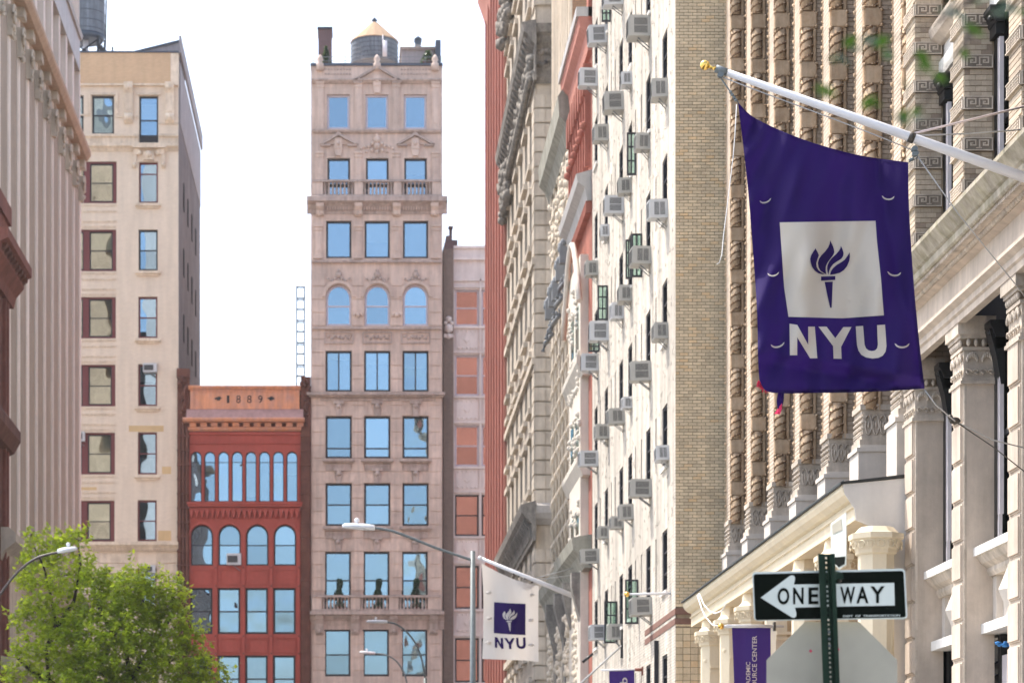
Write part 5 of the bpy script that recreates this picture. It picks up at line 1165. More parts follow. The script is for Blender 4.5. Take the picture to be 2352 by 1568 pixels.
for (x, y) in ((1678, 212), (1682, 218), (1686, 224), (1690, 230), (2091, 367), (2096, 365)): c = P(x, y, YF); f.ball(c, .018, 8)
f.build('swivel_hook', M['galv'], pl)
cab('hanging_line', [(1692, 240), (1688, 310), (1684, 360), (1672, 460), (1662, 540), (1658, 585), (1652, 603), (1646, 607)], .0045, 'rope', pl); cab('flag_clip_line', [(2105, 352), (2108, 362), (2098, 368), (2087, 372)], .006, 'galv', pl)
for nm, pts, r, mt, lb in (('stay_wire', [(2098, 307), (2230, 275, 25), (2420, 228, 26.5)], .013, 'cable_w', 'thick pale stay wire, upper of two running right from the flagpole clamp'), ('stay_wire', [(2100, 312), (2230, 307, 25), (2440, 291, 26.5)], .008, 'cable', 'thin grey stay wire, lower of two running right from the flagpole clamp'),
    ('stay_wire', [(2108, 360), (2200, 490), (2330, 650, 25), (2425, 770, 25.8)], .006, 'cable', 'thin wire dropping right from the pulley across the carved cornice'), ('stay_wire', [(2124, 895), (2150, 930), (2195, 968, 25), (2280, 1010, 25.5), (2420, 1045, 26.4)], .007, 'cable', 'thin wire from the purple flag corner rising flatter across the black windows'), ('stay_wire', [(2195, 968, 25), (2280, 1025, 25.5), (2420, 1135, 26.4)], .006, 'bronze', 'dark wire, steeper of the two spreading below the purple flag corner')):
    tag(cab(nm, pts, r, mt), lb, 'wire', 'stay wires of the purple flag')
f = MB(); f.ball(P(2193, 966, 25), .04, 8, 0, (1.6, 1, 1)); f.ball(P(2183, 958, 25), .03, 8); 
tag(f.build('turnbuckle', M['bronze']), 'rusty turnbuckle where two wires spread below the purple flag', 'turnbuckle')

def spl(pts, n):
    out = []; P_ = [pts[0]]+list(pts)+[pts[-1]]; m = len(pts)-1
    for i in range(n+1):
        t = i/n*m; k = min(int(t), m-1); u = t-k; a, b, c, d = P_[k:k+4]
        out.append(tuple(.5*((2*b[j])+(-a[j]+c[j])*u+(2*a[j]-5*b[j]+4*c[j]-d[j])*u*u+(-a[j]+3*b[j]-3*c[j]+d[j])*u**3) for j in (0, 1)))
    return out
def coons(T, B, L, Rr, nu, nv):
    T, B, L, Rr = spl(T, nu), spl(B, nu), spl(L, nv), spl(Rr, nv); g_ = []
    for j in range(nv+1):
        t = j/nv; row = []
        for i in range(nu+1):
            s = i/nu; row.append(tuple((1-t)*T[i][a]+t*B[i][a]+(1-s)*L[j][a]+s*Rr[j][a]-((1-s)*(1-t)*T[0][a]+s*(1-t)*T[-1][a]+(1-s)*t*B[0][a]+s*t*B[-1][a]) for a in (0, 1)))
        g_.append(row)
    return g_
def flag_mesh(T, B, L, Rr, nu, nv, Y, fold):
    g_ = coons(T, B, L, Rr, nu, nv); f = MB()
    for j in range(nv+1):
        for i in range(nu+1): x, y = g_[j][i]; f.v.append(tuple(P(x, y, Y+fold(x, y))))
    n = nu+1
    for j in range(nv):
        for i in range(nu): f.face([j*n+i, j*n+i+1, (j+1)*n+i+1, (j+1)*n+i], 0, True)
    return f
from mathutils.geometry import tessellate_polygon
def decal(polys, Y, fold, off, step):
    bm = bmesh.new()
    for pts in polys:
        vs = [bm.verts.new((x, y, 0)) for x, y in pts]
        for t in tessellate_polygon([[Vector((x, y, 0)) for x, y in pts]]): bm.faces.new([vs[i] for i in t])
    for _ in range(7):
        es = [e for e in bm.edges if e.calc_length() > step]
        if not es: break
        bmesh.ops.subdivide_edges(bm, edges=es, cuts=1, use_grid_fill=False); bmesh.ops.triangulate(bm, faces=[q for q in bm.faces if len(q.verts) > 3])
    f = MB(); bm.verts.index_update()
    for v in bm.verts: f.v.append(tuple(P(v.co.x, v.co.y, Y+fold(v.co.x, v.co.y)-off)))
    for q in bm.faces: f.face([v.index for v in q.verts], 0, True)
    bm.free(); return f
def zmap(pts, sx, ox, oy): return [((x/sx+ox)*.9408, (y/sx+oy)*.9408) for x, y in pts]
def fold1(x, y):
    u, v = (x-1695)/400, (y-235)/660
    a = .055*math.sin(u*9+v*3.2)+.03*math.sin(u*17-v*5+1)+.022*math.sin(u*30+v*9)*(.3+v)
    a += .06*math.exp(-((v-.93-.12*(u-.5))/.035)**2)*(.4+u)-.04*math.exp(-((v-.86-.1*u)/.03)**2)
    a += .025*math.sin((x+y*.55)/11)*math.exp(-u*4) + .02*noise.noise((x/60, y/90, 0))
    a += .03*math.exp(-((u*1.0+v*.55-.42)/.05)**2)+.03*math.exp(-((u-.9+(.55-v)*.35)/.04)**2)-.025*math.exp(-((u*.8+v*.3-.75)/.035)**2)
    return a*1.9
TORCH = [[(815, 298), (830, 325), (838, 345), (828, 372), (820, 400), (823, 425), (835, 447), (855, 462), (880, 475), (860, 474), (835, 468), (810, 450), (792, 425), (782, 395), (779, 370), (785, 345), (800, 320)],
 [(915, 243), (930, 272), (940, 300), (943, 325), (935, 345), (915, 370), (897, 395), (886, 420), (884, 445), (889, 475), (870, 465), (848, 450), (835, 425), (831, 398), (838, 370), (855, 345), (880, 320), (902, 290), (912, 265)],
 [(988, 280), (1000, 305), (1007, 330), (1003, 352), (990, 370), (960, 388), (935, 406), (917, 430), (907, 455), (904, 477), (897, 460), (894, 435), (897, 412), (908, 388), (928, 362), (955, 338), (975, 315), (985, 297)],
 [(1048, 325), (1050, 355), (1045, 385), (1030, 420), (1008, 447), (980, 465), (945, 474), (914, 478), (920, 455), (935, 432), (960, 410), (990, 393), (1015, 375), (1033, 350)],
 [(853, 490), (950, 487), (950, 513), (853, 518)], [(877, 527), (933, 524), (929, 620), (925, 703), (915, 703), (895, 615)]]
def ustroke(p, w): return p
U_ = [(1090, 830), (1140, 827), (1146, 900), (1150, 955), (1160, 980), (1178, 994), (1200, 999), (1222, 994), (1236, 980), (1241, 955), (1238, 890), (1236, 822), (1290, 818), (1296, 900), (1300, 965), (1294, 1002), (1275, 1030), (1245, 1045), (1205, 1050), (1160, 1042), (1128, 1024), (1108, 995), (1099, 960), (1094, 900)]
LET = [[(637, 812), (690, 820), (765, 955), (765, 832), (810, 832), (827, 1048), (778, 1048), (690, 905), (690, 1027), (640, 1027)], [(835, 832), (890, 832), (950, 910), (1005, 835), (1060, 835), (990, 970), (993, 1052), (938, 1050), (935, 965)], U_]
fg = thing('flag', 'large purple flag with a white square, purple torch and the white letters NYU', 'flag', P(1695, 235, YF), 'university flags')
T_ = [(1695, 235), (1722, 263), (1760, 285), (1830, 315), (1900, 338), (1980, 358), (2086, 373)]; Bt = [(1744, 872), (1760, 897), (1800, 903), (1880, 902), (1950, 901), (2050, 897), (2124, 892)]
Lf = [(1695, 235), (1710, 360), (1722, 480), (1738, 700), (1741, 820), (1744, 872)]; Rt = [(2086, 373), (2088, 480), (2098, 640), (2110, 770), (2124, 892)]
flag_mesh(T_, Bt, Lf, Rt, 90, 110, YF, fold1).build('cloth', M['purple'], fg)
decal([zmap([(570, 120), (1225, 110), (1235, 250), (1262, 500), (1282, 755), (1000, 775), (630, 765), (600, 560)], 2.8, 1700, 500)], YF, fold1, .009, 14).build('white_square', M['flagwhite'], fg)
decal([zmap(p, 2.8, 1700, 500) for p in TORCH], YF, fold1, .016, 12).build('torch_emblem', M['purple'], fg)
for nm, p in zip('NYU', LET): decal([zmap(p, 2.8, 1700, 500)], YF, fold1, .012, 12).build('letter', M['flagwhite'], fg)
for (x, y, s, sl) in ((1758, 458, 1, -.5), (2040, 450, 1.1, .1), (1776, 626, 1, -.2), (2054, 624, 1.2, .15), (1786, 788, 1.2, -.35), (2072, 788, 1.3, 0)):
    a = [(x+s*13*math.cos(t), y+s*9*math.sin(t)+sl*s*6*math.cos(t)) for t in [math.pi*i/10 for i in range(11)]]; b = [(x+s*11*math.cos(t), y+s*6.2*math.sin(t)-.6+sl*s*6*math.cos(t)) for t in [math.pi*i/10 for i in range(10, -1, -1)]]
    decal([a+b[1:-1]], YF, fold1, .012, 8).build('wind_slit', M['flagwhite'], fg)
f = MB(); r9 = random.Random(4)
for q in range(70):
    x, y = 1742+r9.uniform(0, 22), 872+r9.uniform(0, 24); y = min(y, 873+(x-1740)*1.2); f.tube([P(x, y, YF), P(x+r9.uniform(-6, 3), y+r9.uniform(3, 12), YF+r9.uniform(-.03, .03))], .004, 3)
f.build('frayed_hem', M['pink'], fg)
flag_mesh([(1787, 902), (1801, 903)], [(1786, 938), (1796, 936)], [(1787, 902), (1784, 920), (1786, 938)], [(1801, 903), (1800, 920), (1796, 936)], 4, 8, YF-.03, lambda x, y: .02*math.sin(x/3)).build('torn_strip', M['purple'], fg)
flag_mesh([(1786, 938), (1796, 925)], [(1777, 950), (1791, 951)], [(1786, 938), (1782, 945), (1777, 950)], [(1796, 925), (1796, 940), (1791, 951)], 4, 4, YF-.05, lambda x, y: .02*math.sin(x/2)).build('torn_tip', M['pink'], fg)
for e, dx, dy in ((spl(Bt[1:], 24), 0, -7), (spl(Rt, 24), -6, 0), (spl(T_, 24), 1, 5)):
    decal([e[1:-1]+[(x+dx, y+dy) for x, y in e[1:-1]][::-1]], YF, fold1, .007, 14).build('hem', M['purple'], fg)
# ------------------------------------------------------------------ white flag further down the street
YG = 66.3
def Z4(pts): return [((x/3.508+1150)*.9408, (y/3.508+1220)*.9408) for x, y in pts]
wf = thing('flag', 'white flag with a purple square, white torch and the purple letters NYU', 'flag', P(1110, 1300, YG), 'university flags')
wp_ = thing('flagpole', 'slim white flagpole holding the white flag, slanting from the cream building', 'flagpole', P(1345, 1380, YG))
a, b = P(1103, 1281, YG), P(1352, 1382, YG); f = MB(); f.tube([a, b], [.045, .075], 12); f.build('pole', M['pole'], wp_); f = MB(); f.ball(a, .07, 10); f.build('end_knob', M['pole'], wp_); f = MB(); f.ball(b, .14, 8); f.build('wall_bracket', M['bronze'], wp_)
f = MB(); [f.ball(P(x, y, YG), .035, 6) for x, y in ((1180, 1318), (1192, 1323), (1206, 1328), (1222, 1336))]; f.build('flag_ring', M['bronze'], wp_)
cab('stay_wire', [(1220, 1330), (1330, 1300, 67)], .012, 'cable', wp_, YG); cab('stay_wire', [(1222, 1332), (1332, 1318, 67)], .012, 'cable', wp_, YG)
def fold2(x, y): return .1*math.sin((x-1105)/22+(y-1300)/90)+.05*math.sin((x-1100)/9-(y-1300)/40)*.6
TL, TR, BR, BL_ = Z4([(90, 540), (580, 735), (578, 1385), (95, 1358)])
flag_mesh([TL]+Z4([(170, 585), (280, 640), (420, 695)])+[TR], [BL_]+Z4([(300, 1366), (450, 1372)])+[BR], [TL]+Z4([(105, 800), (105, 1100)])+[BL_], [TR]+Z4([(575, 1000)])+[BR], 40, 50, YG, fold2).build('cloth', M['wflag'], wf)
decal([Z4([(197, 873), (330, 882), (467, 887), (466, 1155), (330, 1148), (195, 1137)])], YG, fold2, .02, 9).build('purple_square', M['purple'], wf)
mp = lambda p: Z4([(332+(x-914)*.463, 925+(y-243)*.43) for x, y in p])
decal([mp(p) for p in TORCH], YG, fold2, .04, 8).build('torch_emblem', M['wflag'], wf)
for p in LET: decal([Z4([(203+(x-637)*.4027, 1172+(y-815)*.43) for x, y in p])], YG, fold2, .02, 8).build('letter', M['purple'], wf)
for (x, y) in ((152, 792), (518, 808), (155, 1012), (512, 1028), (150, 1220), (515, 1240)):
    c = Z4([(x, y)])[0]; f = MB(); f.ball(P(*c, YG-.05), .06, 8, 0, (1.3, .4, .8)); f.build('wind_flap', M['wflag'], wf)

# ------------------------------------------------------------------ banners
Yb_ = 38.0
bn = thing('banner', 'purple vertical banner lettered ACADEMIC RESOURCE CENTER hanging before the portico', 'banner', P(1725, 1437, Yb_), 'purple street banners')
def bfold(x, y): return .012*math.sin(x/9)+.015*math.sin(y/30+x/20)
flag_mesh([(1681, 1437), (1770, 1436)], [(1690, 1700), (1776, 1700)], [(1681, 1437), (1686, 1560), (1690, 1700)], [(1770, 1436), (1771, 1560), (1776, 1700)], 16, 40, Yb_, bfold).build('cloth', M['banner'], bn)
def vtext(par, s, x0, x1, ytop, ybot, Y, fold, mat):  # read from bottom to top
    f = text_mb(s, lambda a, b: P(x1+(x0-x1)*b, ybot+(ytop-ybot)*a, Y-.012+min(fold(x1+(x0-x1)*b, ybot+(ytop-ybot)*a), 0.0)-.02), .012); f.build('lettering', M['flagwhite'], par)
vtext(bn, 'ACADEMIC', 1713.5, 1723.5, 1519, 1590, Yb_, bfold, 0); vtext(bn, 'RESOURCE CENTER', 1727.5, 1738.5, 1459, 1601, Yb_, bfold, 0)
bp_ = thing('banner_pole', 'short white pole with gold ball carrying the lettered purple banner', 'banner pole', P(1778, 1440, Yb_))
f = MB(); f.tube([P(1662, 1438, Yb_), P(1800, 1438, Yb_)], .022, 10); f.build('pole', M['pole'], bp_); f = MB(); f.tube([P(1668, 1435, Yb_-.03), P(1772, 1435, Yb_-.03)], .012, 8); f.build('upper_rod', M['pole'], bp_); f = MB(); f.ball(P(1656, 1437, Yb_), .05, 14); f.build('gold_ball', M['gold'], bp_); f = MB(); f.box(wx(1778, Yb_)-.01, wx(1778, Yb_)+.02, Yb_-.05, Yb_+.05, wz(1448, Yb_), wz(1428, Yb_)); f.build('bracket', M['bronze'], bp_)
Y2 = 53.0
bn2 = thing('banner', 'small purple banner at the bottom edge before the white brick building', 'banner', P(1430, 1538, Y2), 'purple street banners')
flag_mesh([(1399, 1539), (1457, 1538)], [(1402, 1720), (1460, 1720)], [(1399, 1539), (1402, 1720)], [(1457, 1538), (1460, 1720)], 12, 30, Y2, bfold).build('cloth', M['banner'], bn2)
vtext(bn2, 'b', 1424, 1441, 1555, 1569, Y2, bfold, 0)
bp2 = thing('banner_pole', 'brown bracket pole carrying the small purple banner at the bottom edge', 'banner pole', P(1478, 1538, Y2)); f = MB(); f.tube([P(1380, 1538, Y2), P(1476, 1537, Y2)], .02, 8); f.build('pole', M['pole'], bp2); f = MB(); f.tube([P(1458, 1537, Y2), P(1478, 1537, Y2)], .035, 8); f.box(wx(1474, Y2), wx(1479, Y2), Y2-.05, Y2+.05, wz(1550, Y2), wz(1530, Y2)); f.build('bracket', M['brown_lt'], bp2)
Y3 = 48.3
hp = thing('flagpole', 'short level white pole with a gold ball, empty, on the white brick wall', 'flagpole', P(1548, 1363, Y3)); f = MB(); f.tube([P(1446, 1364, Y3), P(1546, 1362, Y3)], [.022, .03], 10); f.build('pole', M['pole'], hp); f = MB(); f.ball(P(1440, 1364, Y3), .055, 14); f.build('gold_ball', M['gold'], hp); f = MB(); f.box(wx(1543, Y3), XR_-.002, Y3-.06, Y3+.06, wz(1375, Y3), wz(1350, Y3)); f.build('bracket', M['iron'], hp)
Y4 = 57.0
dp = thing('flagpole', 'thin dark pole slanting up from the bottom with a furled black flag', 'flagpole', P(1325, 1580, Y4)); f = MB(); f.tube([P(1300, 1600, Y4), P(1432, 1478, Y4)], [.03, .02], 8); f.build('pole', M['cable'], dp)
bf = flag_mesh([(1428, 1442), (1445, 1436)], [(1425, 1510), (1443, 1511)], [(1428, 1442), (1425, 1510)], [(1445, 1436), (1443, 1511)], 8, 16, Y4, lambda x, y: .03*math.sin(x/2)).build('flag', M['blackcloth']); tag(bf, 'narrow black furled flag hanging beside the open green casements', 'flag')
dp2 = cab('bracket_pole', [(1338, 1520), (1362, 1500)], .04, 'black', None, 60); tag(dp2, 'short black pole stub below the lowest window units near the cream building', 'pole')

# ------------------------------------------------------------------ street signs
YS = 14.3
def S8(pts): return [((x/2.94+1700)*.9408, (y/2.94+1200)*.9408) for x, y in pts]
def plate(polys, Y, t, name, mat, par):
    f = MB()
    for pts in polys:
        i = len(f.v); n = len(pts)
        for w in (0, t):
            for x, y in pts: f.v.append(tuple(P(x, y, Y)+Vector((0, w, 0))))
        f.face([i+k for k in range(n)]); f.face([i+n+k for k in range(n)]); [f.face([i+k, i+(k+1) % n, i+n+(k+1) % n, i+n+k]) for k in range(n)]
    return f.build(name, M[mat], par)
def rc(c, r=9, n=4):                                 # round the corners of a quad
    out = []
    for k in range(4):
        p, a, b = Vector(c[k]), Vector(c[k-1]), Vector(c[(k+1) % 4]); u, v = (a-p).normalized(), (b-p).normalized()
        for i in range(n+1): t = i/n*math.pi/2; out.append(tuple(p+u*r*(1-math.sin(t))+v*r*(1-math.cos(t))))
    return out
ow = thing('street_sign', 'black and white ONE WAY arrow sign bolted behind a green post', 'street sign', P(1900, 1365, YS))
plate([rc(S8([(400, 575), (1497, 550), (1517, 910), (415, 925)]))], YS, .004, 'sign_plate', 'sign_w', ow); plate([rc(S8([(411, 590), (1487, 566), (1504, 899), (425, 919)]), 5)], YS-.004, .002, 'black_field', 'sign_g', ow)
plate([S8([(462, 758), (672, 602), (690, 597), (706, 606), (709, 625), (700, 664), (1060, 658), (1420, 652), (1425, 814), (1060, 821), (708, 829), (718, 872), (716, 893), (702, 903), (684, 898)])], YS-.0075, .002, 'arrow', 'sign_w', ow)
def stext(s, x0, x1, yt0, yt1, h, mat, Y):
    def fnc(a, b): x = x0+(x1-x0)*a; y = yt0+(yt1-yt0)*a+h*(1-b); return P(*S8([(x, y)])[0], Y)
    text_mb(s, fnc, .022 if len(s) == 1 else .012).build('lettering', M[mat], ow)
for ch, x0, x1, y in (('O', 584, 668, 688), ('N', 695, 770, 686), ('E', 805, 876, 685), ('W', 1034, 1140, 681), ('A', 1150, 1236, 679), ('Y', 1250, 1352, 677)): stext(ch, x0, x1, y, y-1, 120, 'sign_g', YS-.011)
stext('DEPT  OF  TRANSPORTATION', 1054, 1462, 884, 878, 15, 'sign_w', YS-.0075)
for (x, y) in ((1030, 598), (1030, 636)): f = MB(); c = P(*S8([(x, y)])[0], YS-.008); f.ball(c, .013, 8); f.build('bolt', M['bronze'], ow)
so = thing('stop_sign', 'bare aluminium back of an octagonal sign behind the green post', 'traffic sign', P(1912, 1578, YS+.06))
r = 150/math.cos(math.pi/8); plate([[(1911+r*math.cos(math.pi/8+k*math.pi/4), 1577+r*math.sin(math.pi/8+k*math.pi/4)) for k in range(8)]], YS+.06, .004, 'sign_plate', 'alu', so)
for (x, y) in ((1862, 1494), (1925, 1490)): f = MB(); f.ball(P(x, y, YS+.055), .008, 8); f.build('rivet', M['pink'], so)
sp = thing('sign_post', 'dark green perforated channel post carrying the street signs', 'sign post', (wx(1925, YS-.05), YS-.05, 0))
t0, t1 = P(1897, 1272, YS-.05), P(1940, 2300, YS-.05); t1 = Vector((P(1942, 1940, YS).x, YS-.05, 0))
ax = (t1-t0); L_ = ax.length
def pbox(x0, x1, y0, y1, s0, s1, mb):
    for_ = len(mb.v)
    for s in (s0, s1):
        c = t0+ax*(s/L_)
        for y in (y0, y1):
            for x in (x0, x1): mb.v.append((c.x+x, c.y+y, c.z))
    for q in ((0, 1, 3, 2), (4, 6, 7, 5), (0, 4, 5, 1), (2, 3, 7, 6), (0, 2, 6, 4), (1, 5, 7, 3)): mb.face([for_+k for k in q])
f = MB(); n = 0; s = 0
while s < L_:
    pbox(-.016, .02, .0, .006, s, s+.016, f); pbox(-.016, -.005, .0, .006, s+.016, s+.028, f); pbox(.006, .02, .0, .006, s+.016, s+.028, f); s += .028
f.build('perforated_web', M['post'], sp)
f = MB(); pbox(-.022, -.016, -.022, .006, 0, L_, f); pbox(.02, .026, -.022, .006, 0, L_, f); pbox(-.05, -.022, -.026, -.02, 0, L_, f); pbox(.026, .048, -.026, -.02, 0, L_, f); f.build('flange', M['post'], sp)
f = MB(); [f.ball(t0+ax*(s/L_)+Vector((0, -.006, 0)), .009, 8) for s in (.46, .5, .54)]; f.build('bolt', M['galv'], sp)
bs = thing('street_sign', 'small white arrow sign seen almost edge on above the green post', 'street sign', P(1925, 1240, YS))
def S6(pts): return [((x/3.92+1760)*.9408, (y/3.92+1000)*.9408) for x, y in pts]
def tilt(polys, name, mat, dy):
    f = MB()
    for pts in polys:
        i = len(f.v); n = len(pts)
        for w in (0, .003):
            for x, y in S6(pts): k = (x-1908)/36; Y = YS+.05+.28*(1-k)-dy; f.v.append(tuple(P(x, y, Y)+Vector((w*1.0, 0, 0))))
        f.face([i+k for k in range(n)]); f.face([i+n+k for k in range(n)]); [f.face([i+k, i+(k+1) % n, i+n+(k+1) % n, i+n+k]) for k in range(n)]
    f.build(name, M[mat], bs)
tilt([[(1050, 1085), (1195, 980), (1198, 1240), (1195, 1480), (1130, 1525), (1055, 1440)]], 'sign_plate', 'sign_w', 0); tilt([[(1062, 1100), (1150, 1040), (1160, 1150), (1066, 1190)]], 'grey_field', 'alu', .012); tilt([[(1068, 1410), (1185, 1400), (1182, 1470), (1125, 1505), (1072, 1450)]], 'black_field', 'sign_g', .012)
f = MB(); f.ball(P(1921, 1322, YS), .03, 8, 0, (1.4, 1, 1)); f.box(wx(1896, YS), wx(1935, YS), YS-.03, YS+.03, wz(1330, YS), wz(1318, YS)); f.build('clamp', M['post'], bs)

# ------------------------------------------------------------------ street lamps
def lamp(label, Y, poleX, top, arm, head, mat, r=.055, cell=None, hm='lampgrey'):
    t = thing('street_lamp', label, 'street lamp', (wx(poleX, Y), Y, 0), 'curved arm street lamps')
    f = MB(); f.tube([(wx(poleX, Y), Y, .1), P(poleX, top, Y)], [r*1.5, r], 12); f.build('pole', M[mat], t)
    f = MB(); f.tube([P(x, y, Y) for x, y in spl(arm, 24)], r*.55, 10); f.build('arm', M[mat], t)
    x0, y0, x1, y1 = head; f = MB(); n = 8; a, b = P(x0, y0, Y), P(x1, y1, Y); d = (b-a)
    secs = [(0, .03, .2), (.08, .06, .6), (.3, .075, 1), (.7, .08, 1), (.98, .07, .55), (1, .05, .4)]; rings = []
    for (s, h, w) in secs:
        c = a+d*s; ring = []
        for k in range(10): q = 2*math.pi*k/10; f.v.append((c.x, c.y+.16*w*math.cos(q), c.z+h*1.1*(math.sin(q) if math.sin(q) > 0 else .55*math.sin(q)))); ring.append(len(f.v)-1)
        rings.append(ring)
    for p_, q_ in zip(rings, rings[1:]):
        for k in range(10): f.face([p_[k], p_[(k+1) % 10], q_[(k+1) % 10], q_[k]], 0, True)
    f.face(rings[0]); f.face(rings[-1]); f.build('lamp_head', M[hm], t)
    c = a+d*.45; f = MB(); f.lathe([(.03, .06), (.03, .11), (.05, .12), (.055, .17), (.02, .2)], c, 10); f.build('photocell', M['lampgrey'], t)
lamp('large galvanised street lamp, its arm crossing the stone tower', 52, 1086, 1265, [(1086, 1286), (1040, 1271), (1000, 1257), (950, 1237), (905, 1220), (870, 1213), (850, 1211)], (786, 1208, 861, 1213), 'galv')
lamp('upper of two distant lamps with a curved arm before the tower', 98, 977, 1556, [(977, 1562), (974, 1540), (967, 1508), (954, 1476), (934, 1450), (911, 1433), (890, 1428), (878, 1427)], (841, 1427, 890, 1428), 'galv', .07)
lamp('lowest distant lamp with a curved arm at the foot of the tower', 118, 938, 1600, [(938, 1610), (936, 1575), (928, 1545), (912, 1519), (889, 1504), (862, 1500), (852, 1499)], (826, 1497, 862, 1500), 'galv', .07)
lamp('dark brown street lamp with a pale head above the tree at left', 62, -34, 1420, [(-34, 1470), (-28, 1420), (-8, 1378), (18, 1340), (46, 1308), (78, 1284), (108, 1273), (140, 1267)], (177, 1260, 132, 1267), 'lampbrown', .06)

# ------------------------------------------------------------------ trees
def leaf_quad(mb, p, sz, rr, m=0, flat=.0):
    d = Vector((rr.uniform(-1, 1), rr.uniform(-1, 1), rr.uniform(-.7, .5))).normalized(); e = d.cross(Vector((rr.uniform(-.5, .5), rr.uniform(-.5, .5), 1))).normalized(); nn = d.cross(e)
    i = len(mb.v)
    for q in (p-d*sz, p+e*sz*.55+nn*sz*.18, p+d*sz, p-e*sz*.55+nn*sz*.18): mb.v.append(tuple(q))
    mb.face([i, i+1, i+2]); mb.face([i, i+2, i+3])
YT = 72.0; k_ = YT/F; rr = random.Random(12)
tr = thing('street_tree', 'leafy bright green street tree with open spreading sprays at lower left', 'tree', (wx(215, YT), YT, .1))
base = Vector((wx(215, YT), YT, .1))
CL = [(75, 1285, 40), (72, 1228, 16), (110, 1262, 34), (150, 1248, 30), (182, 1240, 26), (95, 1340, 48), (150, 1320, 52), (62, 1420, 36), (195, 1325, 44), (228, 1352, 34), (210, 1400, 58), (262, 1350, 40), (302, 1335, 44), (345, 1352, 46), (296, 1390, 62), (372, 1385, 44), (404, 1342, 24), (398, 1372, 26), (150, 1405, 44), (120, 1470, 60), (180, 1460, 60), (255, 1455, 66), (330, 1450, 64), (400, 1440, 50), (432, 1478, 44), (150, 1530, 60), (225, 1540, 70), (310, 1530, 76), (390, 1520, 60), (440, 1550, 46), (500, 1552, 26), (470, 1530, 22), (40, 1500, 28), (68, 1530, 30), (30, 1555, 26), (82, 1400, 30), (240, 1620, 90), (340, 1620, 90), (150, 1610, 80), (430, 1620, 70), (90, 1600, 50), (300, 1700, 110), (180, 1690, 90), (420, 1700, 80)]
lf = MB(); forks = []
for (x, y, r) in CL:
    c = P(x, y, YT+rr.uniform(-1.2, 1.2)); R_ = r*k_; forks.append((c, R_))
    nsp = max(5, int(r*r*.03))
    for s in range(nsp):                              # sprays of leaves inside each clump
        d = Vector((rr.gauss(0, 1), rr.gauss(0, 1), rr.gauss(0, 1))).normalized(); q = c+d*R_*rr.random()**.45*1.05; ddir = (d+Vector((0, 0, .35))).normalized(); ln = rr.uniform(.25, .6)
        for t in range(int(ln*22)): leaf_quad(lf, q+ddir*ln*t/12*.6+Vector((rr.gauss(0, .06), rr.gauss(0, .06), rr.gauss(0, .06))), rr.uniform(.066, .112), rr)
lf.build('foliage', M['leaf'], tr, kind='stuff')
f = MB(); top = P(232, 1560, YT); f.tube([base, base.lerp(top, .5)+Vector((.1, 0, 0)), top], [.2, .16, .12], 10); f.build('trunk', M['bark'], tr)
limbs = [[(228, 1660), (215, 1560), (245, 1500), (262, 1460), (300, 1400), (310, 1350)], [(228, 1640), (160, 1600), (112, 1560), (106, 1490), (128, 1430), (115, 1360), (100, 1300), (76, 1250)], [(106, 1490), (130, 1440), (170, 1380), (185, 1300), (180, 1250)], [(230, 1640), (300, 1560), (350, 1480), (392, 1420), (402, 1350)], [(240, 1650), (340, 1600), (420, 1560), (500, 1550)], [(112, 1560), (70, 1540), (35, 1505)], [(262, 1460), (230, 1400), (215, 1350)], [(300, 1560), (290, 1500), (330, 1440), (350, 1370)]]
for L in limbs:
    p = [P(x, y, YT+.25*math.sin(i+x)) for i, (x, y) in enumerate(L)]; n = len(p); f = MB(); f.tube(p, [.075*(1-i/n)+.012 for i in range(n)], 6); f.build('limb', M['bark'], tr)
f = MB()
for c, R_ in forks:
    for _ in range(4):
        d = Vector((rr.gauss(0, 1), rr.gauss(0, 1), rr.gauss(0, 1))).normalized(); f.tube([c-d*R_*.2, c+d*R_*.85], [.01, .004], 4)
f.build('twigs', M['bark'], tr, kind='stuff')
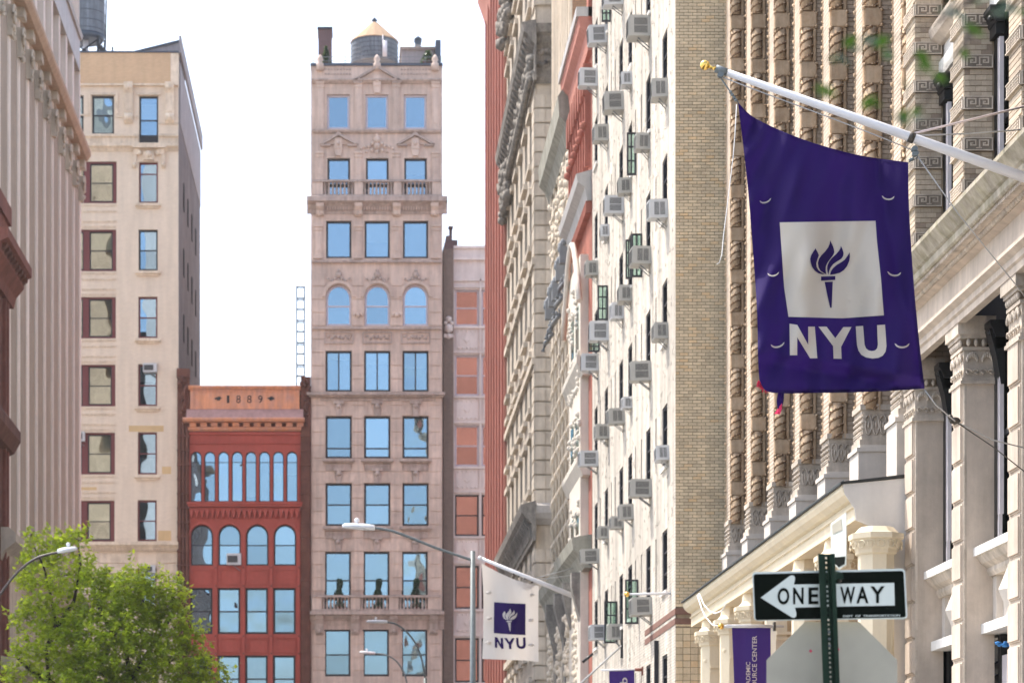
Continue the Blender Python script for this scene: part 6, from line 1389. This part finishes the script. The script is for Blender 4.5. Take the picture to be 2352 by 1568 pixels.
# overhanging branch close to the camera
YL = 4.3; tn = thing('overhanging_tree', 'blurred green leaves of a near tree hanging into the upper right corner', 'tree', (2.6, YL+.3, .1))
f = MB(); f.tube([(2.6, YL+.3, .1), (2.55, YL+.3, 1.8), (2.5, YL+.2, 3.2), (2.4, YL, 4.6)], [.14, .12, .1, .06], 10); f.build('trunk', M['bark'], tn)
def lpos(x, y, d=0): return P(x, y, YL+d)
for L in ([(3100, 300), (2700, -30), (2450, -40), (2240, -5), (2120, 85)], [(2700, -30), (2500, 20), (2330, 10), (2240, 60)], [(2240, -5), (2130, 60), (2020, 100), (1930, 130)], [(2240, 60), (2120, 240), (2080, 270), (1990, 250)]):
    f = MB(); f.tube([lpos(x, y, .1) for x, y in L], [.006, .0025, .0015, .001, .0008][:len(L)], 5); f.build('twig', M['bark'], tn)
def near_leaf_mesh():
    f = MB(); n = 8; 
    for i in range(n+1):
        t = i/n; w = .5*math.sin(math.pi*t**.8)*.55; f.v += [(t, -w, .06*math.sin(t*3)), (t, 0, .06*math.sin(t*3)-.05), (t, w, .06*math.sin(t*3))]
    for i in range(n):
        for j in (0, 1): a = i*3+j; f.face([a, a+1, a+4, a+3], 0, True)
    return f.mesh('leaf', M['leaf_near'])
nl = near_leaf_mesh()
for i, (x, y, s) in enumerate(((1926, 120, 30), (1945, 108, 26), (1988, 95, 34), (2012, 106, 30), (2040, 130, 22), (1985, 248, 28), (2000, 238, 20), (1880, 200, 34), (1884, 222, 26), (1905, 130, 20), (2060, 262, 30), (2075, 250, 22), (2100, 278, 30), (2095, 262, 20), (2165, 20, 52), (2190, 5, 46), (2225, 58, 34), (2214, 72, 28), (2120, 130, 30), (2110, 118, 26), (2142, 150, 30), (2150, 168, 24), (2072, 182, 22), (2250, 12, 40), (2280, 30, 30), (2210, 110, 24), (2300, 10, 40), (2330, 22, 30), (1960, 116, 20), (2105, 150, 22), (2034, 118, 22))):
    o = inst('leaf', nl, tn, lpos(x-s*.3, y, rr.uniform(-.15, .15)), (rr.uniform(-.9, .9), rr.uniform(-.5, .9), rr.uniform(-.8, .8))); o.scale = (s*1.7*YL/F,)*3

# ------------------------------------------------------------------ thin haze added for the washed-out glare over the far facades
hz = MB(); hz.box(-1600, 1600, -700, 2300, -1.2, 62); hm = bpy.data.materials.new('added_glare_haze'); hm.use_nodes = True; hn = hm.node_tree; hn.nodes.remove(hn.nodes['Principled BSDF'])
pv = hn.nodes.new('ShaderNodeVolumePrincipled'); pv.inputs['Color'].default_value = (.95, .95, .95, 1); pv.inputs['Density'].default_value = .0002; pv.inputs['Anisotropy'].default_value = .3
hn.links.new(pv.outputs[0], hn.nodes['Material Output'].inputs['Volume']); ho = hz.build('added_glare_haze', hm); ho['kind'] = 'stuff'
